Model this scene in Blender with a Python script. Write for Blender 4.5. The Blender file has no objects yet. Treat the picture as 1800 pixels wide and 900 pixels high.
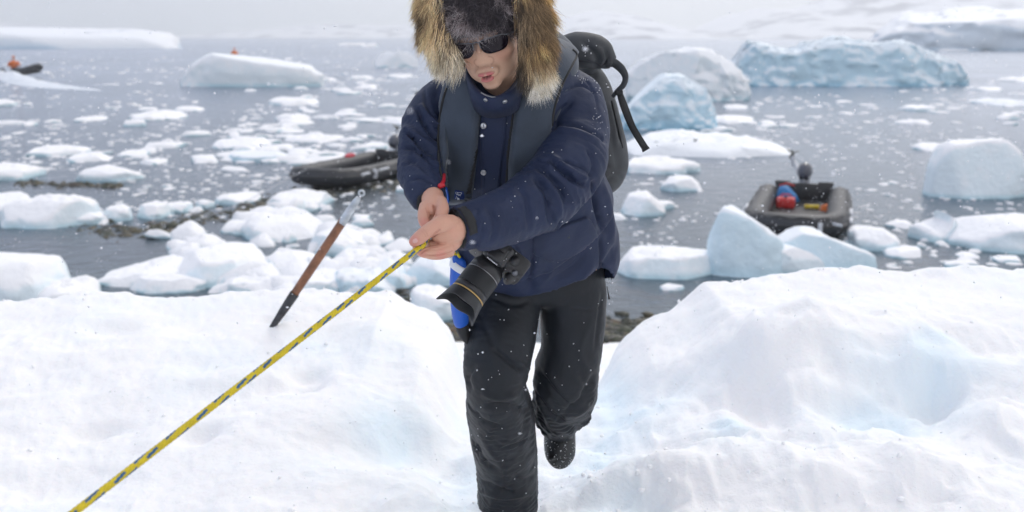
import bpy, bmesh, math, random
import numpy as np
from mathutils import Vector, Matrix, geometry
from mathutils.bvhtree import BVHTree

# ------------------------------------------------------------------ camera, world, sun
SC = bpy.context.scene
COL = SC.collection
H = 3.7; F = 1750.0; PITCH = math.radians(12.5)
SP, CP = math.sin(PITCH), math.cos(PITCH)
SC.render.engine = 'CYCLES'
SC.render.resolution_x = 1024; SC.render.resolution_y = 512
cam_d = bpy.data.cameras.new('camera'); cam = bpy.data.objects.new('camera', cam_d); COL.objects.link(cam)
cam.location = (0, 0, H); cam.rotation_euler = (math.radians(90) - PITCH, 0, 0)
cam_d.sensor_width = 36; cam_d.lens = 36 * F / 1800; cam_d.clip_end = 20000; cam_d.clip_start = 0.05
cam_d.dof.use_dof = True; cam_d.dof.focus_distance = 2.5; cam_d.dof.aperture_fstop = 3.6
SC.camera = cam
SC.view_settings.view_transform = 'Standard'; SC.view_settings.look = 'None'
SC.view_settings.exposure = 0.17; SC.view_settings.gamma = 1
SC.cycles.use_denoising = True
SC.cycles.max_bounces = 10; SC.cycles.diffuse_bounces = 4; SC.cycles.glossy_bounces = 3
SC.cycles.transmission_bounces = 4; SC.cycles.transparent_max_bounces = 12; SC.cycles.volume_bounces = 6

SUN_EL = math.radians(44); SUN_AZ = math.radians(25)      # azimuth measured from +Y (away from the camera) towards +X
W_ = bpy.data.worlds.new('World'); SC.world = W_; W_.use_nodes = True
nt = W_.node_tree; nt.nodes.clear()
def N(nt, typ, **kw):
    n = nt.nodes.new(typ)
    for k, v in kw.items():
        if k.startswith('i_'):
            key = k[2:]
            key = int(key) if key.isdigit() else key.replace('_', ' ')
            n.inputs[key].default_value = v
        else: setattr(n, k, v)
    return n
def L(nt, a, b): nt.links.new(a, b)
wo = N(nt, 'ShaderNodeOutputWorld'); bg = N(nt, 'ShaderNodeBackground'); bg.inputs['Strength'].default_value = 0.1
sky = N(nt, 'ShaderNodeTexSky'); sky.sky_type = 'NISHITA'; sky.sun_disc = False
sky.sun_elevation = SUN_EL; sky.sun_rotation = SUN_AZ; sky.air_density = 1.5; sky.dust_density = 3
tc = N(nt, 'ShaderNodeTexCoord')
mp = N(nt, 'ShaderNodeMapping'); mp.inputs['Scale'].default_value = (1.2, 1.2, 5.0)
ns = N(nt, 'ShaderNodeTexNoise'); ns.inputs['Scale'].default_value = 1.3; ns.inputs['Detail'].default_value = 4
cr = N(nt, 'ShaderNodeValToRGB')
cr.color_ramp.elements[0].position = .3; cr.color_ramp.elements[0].color = (.88, .89, .95, 1)
cr.color_ramp.elements[1].position = .7; cr.color_ramp.elements[1].color = (.99, .985, 1.0, 1)
sc_ = N(nt, 'ShaderNodeVectorMath', operation='SCALE'); sc_.inputs['Scale'].default_value = 9.6
mx = N(nt, 'ShaderNodeMix', data_type='RGBA'); mx.inputs[0].default_value = .93
L(nt, tc.outputs['Generated'], mp.inputs[0]); L(nt, mp.outputs[0], ns.inputs['Vector']); L(nt, ns.outputs[0], cr.inputs[0])
L(nt, sky.outputs[0], mx.inputs[6]); L(nt, sc_.outputs[0], mx.inputs[7])
sx_ = N(nt, 'ShaderNodeSeparateXYZ'); L(nt, tc.outputs['Generated'], sx_.inputs[0]); mr_ = N(nt, 'ShaderNodeMapRange'); mr_.interpolation_type = 'SMOOTHSTEP'; mr_.inputs[1].default_value = -.75; mr_.inputs[2].default_value = .25; L(nt, sx_.outputs[0], mr_.inputs[0])
mg_ = N(nt, 'ShaderNodeMix', data_type='RGBA', blend_type='MULTIPLY'); mg_.inputs[0].default_value = 1; mt_ = N(nt, 'ShaderNodeMix', data_type='RGBA'); mt_.inputs[6].default_value = (.66, .74, .90, 1); mt_.inputs[7].default_value = (1.04, 1.03, 1.02, 1); L(nt, mr_.outputs[0], mt_.inputs[0]); L(nt, cr.outputs[0], mg_.inputs[6]); L(nt, mt_.outputs[2], mg_.inputs[7]); L(nt, mg_.outputs[2], sc_.inputs[0])
L(nt, mx.outputs[2], bg.inputs[0]); L(nt, bg.outputs[0], wo.inputs[0])
sun_d = bpy.data.lights.new('sun', 'SUN'); sun_d.energy = 1.1; sun_d.angle = math.radians(16); sun_d.color = (1, .97, .93)
sun = bpy.data.objects.new('sun', sun_d); COL.objects.link(sun)
sd = Vector((math.sin(SUN_AZ) * math.cos(SUN_EL), math.cos(SUN_AZ) * math.cos(SUN_EL), math.sin(SUN_EL)))
sun.rotation_euler = (-sd).to_track_quat('-Z', 'Y').to_euler()

# ------------------------------------------------------------------ helpers: picture position -> place
def ray(px, py):
    u = (px - 900) / F; v = (450 - py) / F
    return np.array([u, CP + v * SP, -SP + v * CP])
def P(px, py, y):
    d = ray(px, py); t = y / d[1]
    return np.array([d[0] * t, y, H + d[2] * t])
def W(px, py, z=0.0):
    d = ray(px, py); t = (z - H) / d[2]
    return np.array([d[0] * t, d[1] * t, z])
def SCL(px, py, y): return y / ray(px, py)[1] / F         # metres per picture pixel at that depth
def proj(V):
    V = np.asarray(V); x = V[:, 0]; y = V[:, 1]; z = V[:, 2] - H
    f = y * CP - z * SP; u = y * SP + z * CP
    return 900 + F * x / f, 450 - F * u / f

# ------------------------------------------------------------------ helpers: noise
def _h(ix, iy, iz):
    n = (ix.astype(np.int64) * 73856093) ^ (iy.astype(np.int64) * 19349663) ^ (iz.astype(np.int64) * 83492791)
    n = n & 0xffffffff
    n = ((n ^ (n >> 15)) * 2246822519) & 0xffffffff
    n = ((n ^ (n >> 13)) * 3266489917) & 0xffffffff
    return ((n ^ (n >> 16)) & 0xffff) / 32767.5 - 1
def vn(p):
    p = np.asarray(p, dtype=np.float64); i = np.floor(p).astype(np.int64); f = p - i; u = f * f * f * (f * (f * 6 - 15) + 10)
    r = 0
    for a in (0, 1):
        wa = u[:, 0] if a else 1 - u[:, 0]
        for b in (0, 1):
            wb = u[:, 1] if b else 1 - u[:, 1]
            for c in (0, 1):
                wc = u[:, 2] if c else 1 - u[:, 2]
                r = r + wa * wb * wc * _h(i[:, 0] + a, i[:, 1] + b, i[:, 2] + c)
    return r
def fbm(p, o=4, g=.5, s=0.0):
    p = np.asarray(p, dtype=np.float64) + s * 17.31; r = 0; a = 1.0; t = 0
    for k in range(o):
        r = r + a * vn(p * (2.03 ** k) + k * 9.7); t += a; a *= g
    return r / t
def ridge(p, o=3, g=.5, s=0.0):
    p = np.asarray(p, dtype=np.float64) + s * 11.7; r = 0; a = 1.0; t = 0
    for k in range(o):
        r = r + a * (1 - 2 * np.abs(vn(p * (2.03 ** k) + k * 5.1))); t += a; a *= g
    return r / t
def sst(a, b, x):
    t = np.clip((x - a) / (b - a), 0, 1); return t * t * (3 - 2 * t)

# ------------------------------------------------------------------ helpers: meshes and objects
def mk(name, V, Fc, mat=None, parent=None, smooth=True, cols=None, **tags):
    V = np.asarray(V, dtype=np.float32); me = bpy.data.meshes.new(name)
    if isinstance(Fc, np.ndarray):
        n, k = Fc.shape
        me.vertices.add(len(V)); me.vertices.foreach_set('co', V.ravel())
        me.loops.add(n * k); me.loops.foreach_set('vertex_index', Fc.astype(np.int32).ravel())
        me.polygons.add(n); me.polygons.foreach_set('loop_start', np.arange(0, n * k, k, dtype=np.int32))
        me.update(calc_edges=True); me.validate()
    else:
        me.from_pydata([tuple(v) for v in V], [], [tuple(int(i) for i in f) for f in Fc])
    if smooth: me.polygons.foreach_set('use_smooth', [True] * len(me.polygons))
    if cols is not None:
        at = me.color_attributes.new('col', 'FLOAT_COLOR', 'POINT')
        c = np.ones((len(V), 4), dtype=np.float32); c[:, :3] = cols; at.data.foreach_set('color', c.ravel())
    if mat: me.materials.append(mat)
    return link(name, me, parent, **tags)
WC = False        # True while pieces are given in world coordinates
def link(name, data, parent=None, label=None, category=None, group=None, kind=None):
    o = bpy.data.objects.new(name, data); COL.objects.link(o)
    if parent:
        o.parent = parent
        if WC and parent.type == 'EMPTY': o.matrix_parent_inverse = parent.matrix_basis.inverted()
    for k, v in (('label', label), ('category', category), ('group', group), ('kind', kind)):
        if v: o[k] = v
    return o
def empty(name, loc, label, category, group=None, rot=None):
    o = link(name, None, None, label, category, group); o.location = loc; o.empty_display_size = .1
    if rot is not None: o.rotation_euler = rot
    return o
class MB:
    "collects shapes for one mesh"
    def __init__(s): s.V = []; s.F = []; s.n = 0
    def add(s, V, Fc):
        s.V.append(np.asarray(V, dtype=float)); s.F += [tuple(int(i) + s.n for i in f) for f in Fc]; s.n += len(V); return s
    def box(s, c, d, R=None, bev=0.0):
        d = np.array(d) / 2; c = np.array(c, float)
        b = min(bev, min(d) * .9)
        if b <= 0:
            V = np.array([[x, y, z] for x in (-1, 1) for y in (-1, 1) for z in (-1, 1)]) * d
            Fc = [(0, 1, 3, 2), (4, 6, 7, 5), (0, 4, 5, 1), (2, 3, 7, 6), (0, 2, 6, 4), (1, 5, 7, 3)]
        else:
            bm = bmesh.new(); bmesh.ops.create_cube(bm, size=1)
            for v in bm.verts: v.co = Vector([v.co[i] * 2 * d[i] for i in range(3)])
            bmesh.ops.bevel(bm, geom=bm.edges[:], offset=b, segments=2, affect='EDGES', profile=.5)
            bm.verts.ensure_lookup_table()
            V = np.array([v.co[:] for v in bm.verts]); Fc = [tuple(v.index for v in f.verts) for f in bm.faces]; bm.free()
        if R is not None: V = V @ np.array(R).T
        return s.add(V + c, Fc)
    def tube(s, pts, rad, n=12, cap=True, squash=None, up=None):
        V, Fc = tubeVF(pts, rad, n, cap, squash, up); return s.add(V, Fc)
    def ell(s, c, r, n=16, m=10, R=None):
        V = []; Fc = []
        for j in range(m + 1):
            ph = math.pi * j / m
            for i in range(n):
                th = 2 * math.pi * i / n; V.append((math.sin(ph) * math.cos(th) * r[0], math.sin(ph) * math.sin(th) * r[1], math.cos(ph) * r[2]))
        for j in range(m):
            for i in range(n):
                k = (i + 1) % n; Fc.append((j * n + i, j * n + n + i, j * n + n + k, j * n + k))
        V = np.array(V)
        if R is not None: V = V @ np.array(R).T
        return s.add(V + np.array(c), Fc)
    def build(s, name, mat=None, parent=None, smooth=True, cols=None, **t):
        return mk(name, np.vstack(s.V), s.F, mat, parent, smooth, cols, **t)
def cr_interp(K, n):
    "catmull-rom through rows of K, n samples"
    K = np.asarray(K, float); m = len(K)
    if m == 2: t = np.linspace(0, 1, n)[:, None]; return K[0] * (1 - t) + K[1] * t
    E = np.vstack([2 * K[0] - K[1], K, 2 * K[-1] - K[-2]]); out = []
    for s in np.linspace(0, m - 1 - 1e-9, n):
        i = int(s); t = s - i; p0, p1, p2, p3 = E[i:i + 4]
        out.append(.5 * ((2 * p1) + (-p0 + p2) * t + (2 * p0 - 5 * p1 + 4 * p2 - p3) * t * t + (-p0 + 3 * p1 - 3 * p2 + p3) * t ** 3))
    return np.array(out)
def frames(Q, up=None):
    T = np.gradient(Q, axis=0); T /= np.linalg.norm(T, axis=1)[:, None] + 1e-12
    u = np.array(up, float) if up is not None else (np.array([0, 0, 1.]) if abs(T[0, 2]) < .9 else np.array([1., 0, 0]))
    A = []; B = []
    for i in range(len(Q)):
        if up is not None and i > 0: u = np.array(up, float)
        a = np.cross(T[i], u); a /= np.linalg.norm(a) + 1e-12; b = np.cross(a, T[i]); A.append(a); B.append(b)
        if up is None: u = b
    return T, np.array(A), np.array(B)
def tubeVF(pts, rad, n=12, cap=True, squash=None, up=None):
    Q = np.asarray(pts, float); m = len(Q); rad = np.broadcast_to(np.asarray(rad, float), (m,))
    sq = np.broadcast_to(np.asarray(1.0 if squash is None else squash, float), (m,))
    T, A, B = frames(Q, up); th = np.arange(n) * 2 * np.pi / n
    V = (Q[:, None, :] + (A[:, None, :] * np.cos(th)[None, :, None] * rad[:, None, None]) + (B[:, None, :] * np.sin(th)[None, :, None] * (rad * sq)[:, None, None])).reshape(-1, 3)
    Fc = [(j * n + i, j * n + (i + 1) % n, j * n + n + (i + 1) % n, j * n + n + i) for j in range(m - 1) for i in range(n)]
    if cap:
        Fc.append(tuple(range(n))[::-1]); Fc.append(tuple(range((m - 1) * n, m * n)))
    return V, Fc
def ptube(K, n=24, k=28, squash=None, up=None, cap=True):
    "tube through (px, py, depth, radius in px) keys"
    C = cr_interp(K, n); Q = np.array([P(*c[:3]) for c in C]); R = np.array([c[3] * SCL(*c[:3]) for c in C])
    if len(K[0]) > 4: squash = C[:, 4]
    return tubeVF(Q, R, k, cap, squash, up)
def remesh(MBs, vox, smooth_it=2):
    V = np.vstack(MBs.V); me = bpy.data.meshes.new('tmp'); me.from_pydata(V.tolist(), [], MBs.F)
    o = bpy.data.objects.new('tmp', me); COL.objects.link(o)
    md = o.modifiers.new('r', 'REMESH'); md.mode = 'VOXEL'; md.voxel_size = vox; md.adaptivity = 0
    dg = bpy.context.evaluated_depsgraph_get(); dg.update(); em = bpy.data.meshes.new_from_object(o.evaluated_get(dg))
    n = len(em.vertices); Vv = np.empty(n * 3); em.vertices.foreach_get('co', Vv); Vv = Vv.reshape(-1, 3)
    ne = len(em.edges); E = np.empty(ne * 2, int); em.edges.foreach_get('vertices', E); E = E.reshape(-1, 2)
    lp = np.empty(len(em.loops), int); em.loops.foreach_get('vertex_index', lp); Fq = lp.reshape(-1, 4)
    bpy.data.objects.remove(o); bpy.data.meshes.remove(me); bpy.data.meshes.remove(em)
    Vv = lap(Vv, E, smooth_it); return Vv, Fq, E
def lap(V, E, it, f=.5):
    deg = np.bincount(E.ravel(), minlength=len(V)).astype(float)[:, None] + 1e-9
    for _ in range(it):
        S = np.zeros_like(V)
        for c in range(V.shape[1]):
            S[:, c] = np.bincount(E[:, 0], V[E[:, 1], c], len(V)) + np.bincount(E[:, 1], V[E[:, 0], c], len(V))
        V = V * (1 - f) + f * S / deg
    return V
def normals(V, Fq):
    n = np.cross(V[Fq[:, 2]] - V[Fq[:, 0]], V[Fq[:, -1]] - V[Fq[:, 1]]); R = np.zeros_like(V)
    for c in range(3):
        for k in range(Fq.shape[1]): R[:, c] += np.bincount(Fq[:, k], n[:, c], len(V))
    return R / (np.linalg.norm(R, axis=1)[:, None] + 1e-12)
def segdist(X, Y, pts):
    "distance in px to a polyline"
    best = np.full(len(X), 1e9); tt = np.zeros(len(X)); m = len(pts) - 1
    for i in range(m):
        ax, ay = pts[i]; bx, by = pts[i + 1]; dx, dy = bx - ax, by - ay; l = dx * dx + dy * dy + 1e-9
        t = np.clip(((X - ax) * dx + (Y - ay) * dy) / l, 0, 1); d = np.hypot(X - ax - t * dx, Y - ay - t * dy)
        k = d < best; best[k] = d[k]; tt[k] = (i + t[k]) / m
    return best, tt
def strokes(V, Fq, S, dmax=None):
    "sculpt: press (amp<0) or raise (amp>0, metres) the camera-side surface along curves given in picture px"
    Nn = normals(V, Fq); X, Y = proj(V); view = V - np.array([0, 0, H]); view /= np.linalg.norm(view, axis=1)[:, None]
    face = sst(-.05, -.35, (Nn * view).sum(1)); face = np.clip(face, 0, 1)
    D = np.zeros(len(V))
    for s in S:
        pts, w, a = s[:3]; pts = cr_interp(pts, max(6, 4 * len(pts))) if len(pts) > 2 else np.array(pts, float)
        x0, y0 = pts.min(0) - 3 * w; x1, y1 = pts.max(0) + 3 * w
        k = np.where((X > x0) & (X < x1) & (Y > y0) & (Y < y1) & (face > 0))[0]
        if len(k) == 0: continue
        if len(s) > 3: k = k[(V[k, 1] > s[3][0]) & (V[k, 1] < s[3][1])]
        d, t = segdist(X[k], Y[k], pts)
        tap = np.clip(np.minimum(t, 1 - t) * 5, 0, 1) ** .7
        D[k] += a * tap * np.exp(-(d / w) ** 2) * face[k]
    return V + Nn * D[:, None]
def mesh_bvh(*VF):
    V = []; Fc = []; n = 0
    for v, f in VF:
        V += [tuple(a) for a in v]; Fc += [tuple(int(i) + n for i in q) for q in f]; n += len(v)
    return BVHTree.FromPolygons(V, Fc)
CAMP = Vector((0, 0, H))
def hit(bvh, px, py):
    d = Vector(ray(px, py)).normalized(); r = bvh.ray_cast(CAMP, d)
    return r if r[0] is not None else None
def inpoly(x, y, poly):
    r = False; n = len(poly)
    for i in range(n):
        x1, y1 = poly[i]; x2, y2 = poly[(i + 1) % n]
        if (y1 > y) != (y2 > y) and x < (x2 - x1) * (y - y1) / (y2 - y1) + x1: r = not r
    return r
def panel(name, poly, bvh, thick, er, mat, parent, step=3.0, bury=.003, smooth=6, curve=True, dlim=None, off=0.0, **tags):
    "a padded piece lying on a surface: outline poly in px, thickness in m, rounded over er px"
    poly = [tuple(p) for p in poly]
    if curve:
        K = poly + [poly[0]]; out = []
        for i in range(len(poly)):
            a, b = K[i], K[i + 1]; m = max(1, int(math.hypot(a[0] - b[0], a[1] - b[1]) / (step * .8)))
            out += [(a[0] + (b[0] - a[0]) * j / m, a[1] + (b[1] - a[1]) * j / m) for j in range(m)]
        poly = out
    xs = [p[0] for p in poly]; ys = [p[1] for p in poly]; pts = [Vector(p) for p in poly]; nb = len(pts)
    PX = np.array(poly + [poly[0]]); y = min(ys); r = 0
    cand = []
    while y < max(ys):
        x = min(xs) + (step / 2 if r % 2 else 0)
        while x < max(xs):
            if inpoly(x, y, poly): cand.append((x, y))
            x += step
        y += step * .87; r += 1
    if cand:
        c = np.array(cand, float); d, _ = segdist(c[:, 0], c[:, 1], PX); pts += [Vector(c[i]) for i in np.where(d > step * .35)[0]]
    ed = [(i, (i + 1) % nb) for i in range(nb)]
    vo, eo, fo, *_ = geometry.delaunay_2d_cdt(pts, ed, [], 1, 1e-4)
    vo = np.array([tuple(v) for v in vo]); T = np.full(len(vo), np.nan); NN = np.zeros((len(vo), 3))
    for i, (x, y) in enumerate(vo):
        h_ = hit(bvh, x, y)
        if h_ and (dlim is None or dlim[0] < h_[0].y < dlim[1]):
            T[i] = h_[3]; NN[i] = h_[1] if h_[1].dot(Vector(ray(x, y))) < 0 else -h_[1]
    ok = ~np.isnan(T)
    if ok.sum() < 3: print('panel misses', name); return None
    for i in np.where(~ok)[0]:
        j = np.argmin(np.where(ok, (vo[:, 0] - vo[i, 0]) ** 2 + (vo[:, 1] - vo[i, 1]) ** 2, 1e12)); T[i] = T[j]; NN[i] = NN[j]
    E = np.array(eo); TT = lap(np.hstack([T[:, None], NN]), E, smooth); T = TT[:, 0]; NN = TT[:, 1:]
    D = np.array([Vector(ray(*p)).normalized()[:] for p in vo]); NN = NN / (np.linalg.norm(NN, axis=1)[:, None] + 1e-9) - D * .6
    NN /= np.linalg.norm(NN, axis=1)[:, None]
    d, _ = segdist(vo[:, 0], vo[:, 1], PX); q = np.clip(d / er, 0, 1); hgt = thick * np.sqrt(np.clip(1 - (1 - q) ** 2, 0, 1)); hgt[d < .05] = -bury; hgt = hgt + off
    V = np.array([0, 0, H]) + D * T[:, None] + NN * hgt[:, None]
    fo = [f[::-1] if np.cross(V[f[1]] - V[f[0]], V[f[2]] - V[f[0]]).dot(NN[f[0]]) < 0 else f for f in fo]
    return mk(name, V, fo, mat, parent, **tags)
def ribbon(name, A, B, th, mat, parent, n=30, **tags):
    "solid strip between two 3-D edge curves"
    A = cr_interp(A, n); B = cr_interp(B, n); T = np.gradient((A + B) / 2, axis=0); Wd = B - A
    Nn = np.cross(T, Wd); Nn /= np.linalg.norm(Nn, axis=1)[:, None] + 1e-12; V = []
    for i in range(n): V += [A[i] + Nn[i] * th / 2, A[i] * .5 + B[i] * .5 + Nn[i] * th * .7, B[i] + Nn[i] * th / 2, B[i] - Nn[i] * th / 2, A[i] - Nn[i] * th / 2]
    Fc = [(i * 5 + k, i * 5 + (k + 1) % 5, i * 5 + 5 + (k + 1) % 5, i * 5 + 5 + k) for i in range(n - 1) for k in range(5)]
    Fc += [(4, 3, 2, 1, 0), tuple((n - 1) * 5 + k for k in range(5))]
    return mk(name, V, Fc, mat, parent, **tags)
def text(name, s, size, M, mat, parent=None, ext=.001, bold=.015, **tags):
    c = bpy.data.curves.new('t', 'FONT'); c.body = s; c.size = size; c.extrude = ext; c.align_x = 'CENTER'; c.align_y = 'CENTER'; c.offset = size * bold
    o = bpy.data.objects.new('t', c); COL.objects.link(o); dg = bpy.context.evaluated_depsgraph_get(); dg.update()
    me = bpy.data.meshes.new_from_object(o.evaluated_get(dg)); bpy.data.objects.remove(o)
    me.transform(M); me.materials.clear(); me.materials.append(mat); return link(name, me, parent, **tags)

# ------------------------------------------------------------------ materials
def mat(name, col, rough=.6, bump=(), var=0.0, vscale=8.0, spec=.5, metal=0.0, sss=0.0, sheen=0.0, attr=False, coat=0, coord='Object', sssr=(1, .3, .2), sscale=.01):
    m = bpy.data.materials.new(name); m.use_nodes = True; t = m.node_tree; b = t.nodes['Principled BSDF']
    b.inputs['Roughness'].default_value = rough; b.inputs['Metallic'].default_value = metal; b.inputs['Specular IOR Level'].default_value = spec
    b.inputs['Subsurface Weight'].default_value = sss; b.inputs['Subsurface Radius'].default_value = sssr; b.inputs['Subsurface Scale'].default_value = sscale
    b.inputs['Sheen Weight'].default_value = sheen; b.inputs['Coat Weight'].default_value = coat
    b.inputs['Base Color'].default_value = (*col, 1)
    co = N(t, 'ShaderNodeTexCoord').outputs[coord]; src = None
    if attr: a = N(t, 'ShaderNodeAttribute'); a.attribute_name = 'col'; src = a.outputs['Color']
    if var:
        n_ = N(t, 'ShaderNodeTexNoise'); n_.inputs['Scale'].default_value = vscale; n_.inputs['Detail'].default_value = 5; L(t, co, n_.inputs['Vector'])
        mr = N(t, 'ShaderNodeMapRange'); mr.inputs[1].default_value = .3; mr.inputs[2].default_value = .7; mr.inputs[3].default_value = 1 - var; mr.inputs[4].default_value = 1 + var; L(t, n_.outputs[0], mr.inputs[0])
        v_ = N(t, 'ShaderNodeVectorMath', operation='SCALE'); v_.inputs[0].default_value = col
        if src: L(t, src, v_.inputs[0])
        L(t, mr.outputs[0], v_.inputs['Scale']); src = v_.outputs[0]
    if src: L(t, src, b.inputs['Base Color'])
    prev = None
    for (sc, st, dist) in bump:
        n_ = N(t, 'ShaderNodeTexNoise'); n_.inputs['Scale'].default_value = sc; n_.inputs['Detail'].default_value = 4; L(t, co, n_.inputs['Vector'])
        bp = N(t, 'ShaderNodeBump'); bp.inputs['Strength'].default_value = st; bp.inputs['Distance'].default_value = dist; L(t, n_.outputs[0], bp.inputs['Height'])
        if prev: L(t, prev, bp.inputs['Normal'])
        prev = bp.outputs[0]
    if prev: L(t, prev, b.inputs['Normal'])
    return m
# ------------------------------------------------------------------ snow, ice and water materials
M_SNOW = mat('snow', (.87, .885, .92), .75, bump=((14, .3, .02), (70, .5, .007), (260, .5, .0025)), spec=.2, sss=.2, sssr=(.5, .8, 1.0), sscale=.05)
t = M_SNOW.node_tree; b_s = t.nodes['Principled BSDF']; n_s = N(t, 'ShaderNodeTexNoise'); n_s.inputs['Scale'].default_value = 1.3; n_s.inputs['Detail'].default_value = 5; L(t, N(t, 'ShaderNodeTexCoord').outputs['Object'], n_s.inputs[0])
r_s = N(t, 'ShaderNodeMapRange'); r_s.inputs[1].default_value = .50; r_s.inputs[2].default_value = 1.0; a_s = N(t, 'ShaderNodeAttribute'); a_s.attribute_name = 'col'; d_s = N(t, 'ShaderNodeMath', operation='MULTIPLY_ADD'); d_s.inputs[1].default_value = .55; L(t, a_s.outputs['Fac'], d_s.inputs[0]); L(t, n_s.outputs[0], d_s.inputs[2]); L(t, d_s.outputs[0], r_s.inputs[0]); m_s = N(t, 'ShaderNodeMix', data_type='RGBA'); m_s.inputs[6].default_value = (.895, .89, .895, 1); m_s.inputs[7].default_value = (.76, .85, .91, 1); L(t, r_s.outputs[0], m_s.inputs[0]); L(t, m_s.outputs[2], b_s.inputs['Base Color'])  # pale blue mixed in by noise plus the painted shade of walls and hollows
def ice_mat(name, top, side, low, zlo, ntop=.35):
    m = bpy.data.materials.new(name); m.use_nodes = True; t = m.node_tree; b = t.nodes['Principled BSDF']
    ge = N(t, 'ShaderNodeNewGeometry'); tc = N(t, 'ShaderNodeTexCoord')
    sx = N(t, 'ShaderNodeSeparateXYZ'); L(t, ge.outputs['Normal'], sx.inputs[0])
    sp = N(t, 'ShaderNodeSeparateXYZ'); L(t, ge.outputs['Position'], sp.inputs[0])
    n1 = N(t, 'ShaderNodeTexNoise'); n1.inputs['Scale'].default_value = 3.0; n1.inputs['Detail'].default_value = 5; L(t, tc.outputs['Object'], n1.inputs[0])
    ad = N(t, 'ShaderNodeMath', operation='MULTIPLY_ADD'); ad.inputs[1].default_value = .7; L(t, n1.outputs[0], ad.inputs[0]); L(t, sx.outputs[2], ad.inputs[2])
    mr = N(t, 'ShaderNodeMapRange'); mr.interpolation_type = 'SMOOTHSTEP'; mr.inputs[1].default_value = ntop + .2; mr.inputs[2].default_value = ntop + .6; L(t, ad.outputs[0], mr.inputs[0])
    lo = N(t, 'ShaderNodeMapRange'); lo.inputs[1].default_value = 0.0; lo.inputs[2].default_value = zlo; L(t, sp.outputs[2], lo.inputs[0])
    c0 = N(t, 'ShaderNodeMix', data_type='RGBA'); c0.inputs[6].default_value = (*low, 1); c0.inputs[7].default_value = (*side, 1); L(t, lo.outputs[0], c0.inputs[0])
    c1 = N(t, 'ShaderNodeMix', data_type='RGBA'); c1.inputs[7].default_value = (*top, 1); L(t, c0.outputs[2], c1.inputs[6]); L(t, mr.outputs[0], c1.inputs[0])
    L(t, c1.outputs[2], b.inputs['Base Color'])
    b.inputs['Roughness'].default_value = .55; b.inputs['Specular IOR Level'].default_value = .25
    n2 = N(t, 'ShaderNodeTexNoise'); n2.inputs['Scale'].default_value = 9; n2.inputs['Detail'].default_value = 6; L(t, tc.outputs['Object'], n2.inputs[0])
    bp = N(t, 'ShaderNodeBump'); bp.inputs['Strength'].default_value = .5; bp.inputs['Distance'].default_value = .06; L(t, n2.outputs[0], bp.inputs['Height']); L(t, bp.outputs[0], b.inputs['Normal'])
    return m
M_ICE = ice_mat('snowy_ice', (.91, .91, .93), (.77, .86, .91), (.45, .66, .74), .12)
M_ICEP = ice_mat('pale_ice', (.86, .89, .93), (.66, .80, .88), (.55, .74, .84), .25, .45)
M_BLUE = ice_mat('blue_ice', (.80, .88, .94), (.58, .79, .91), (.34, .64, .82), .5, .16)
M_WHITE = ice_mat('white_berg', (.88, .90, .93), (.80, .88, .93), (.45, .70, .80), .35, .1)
M_FAR = ice_mat('far_berg', (.88, .90, .94), (.66, .76, .87), (.42, .60, .76), 1.0, .35)

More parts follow.
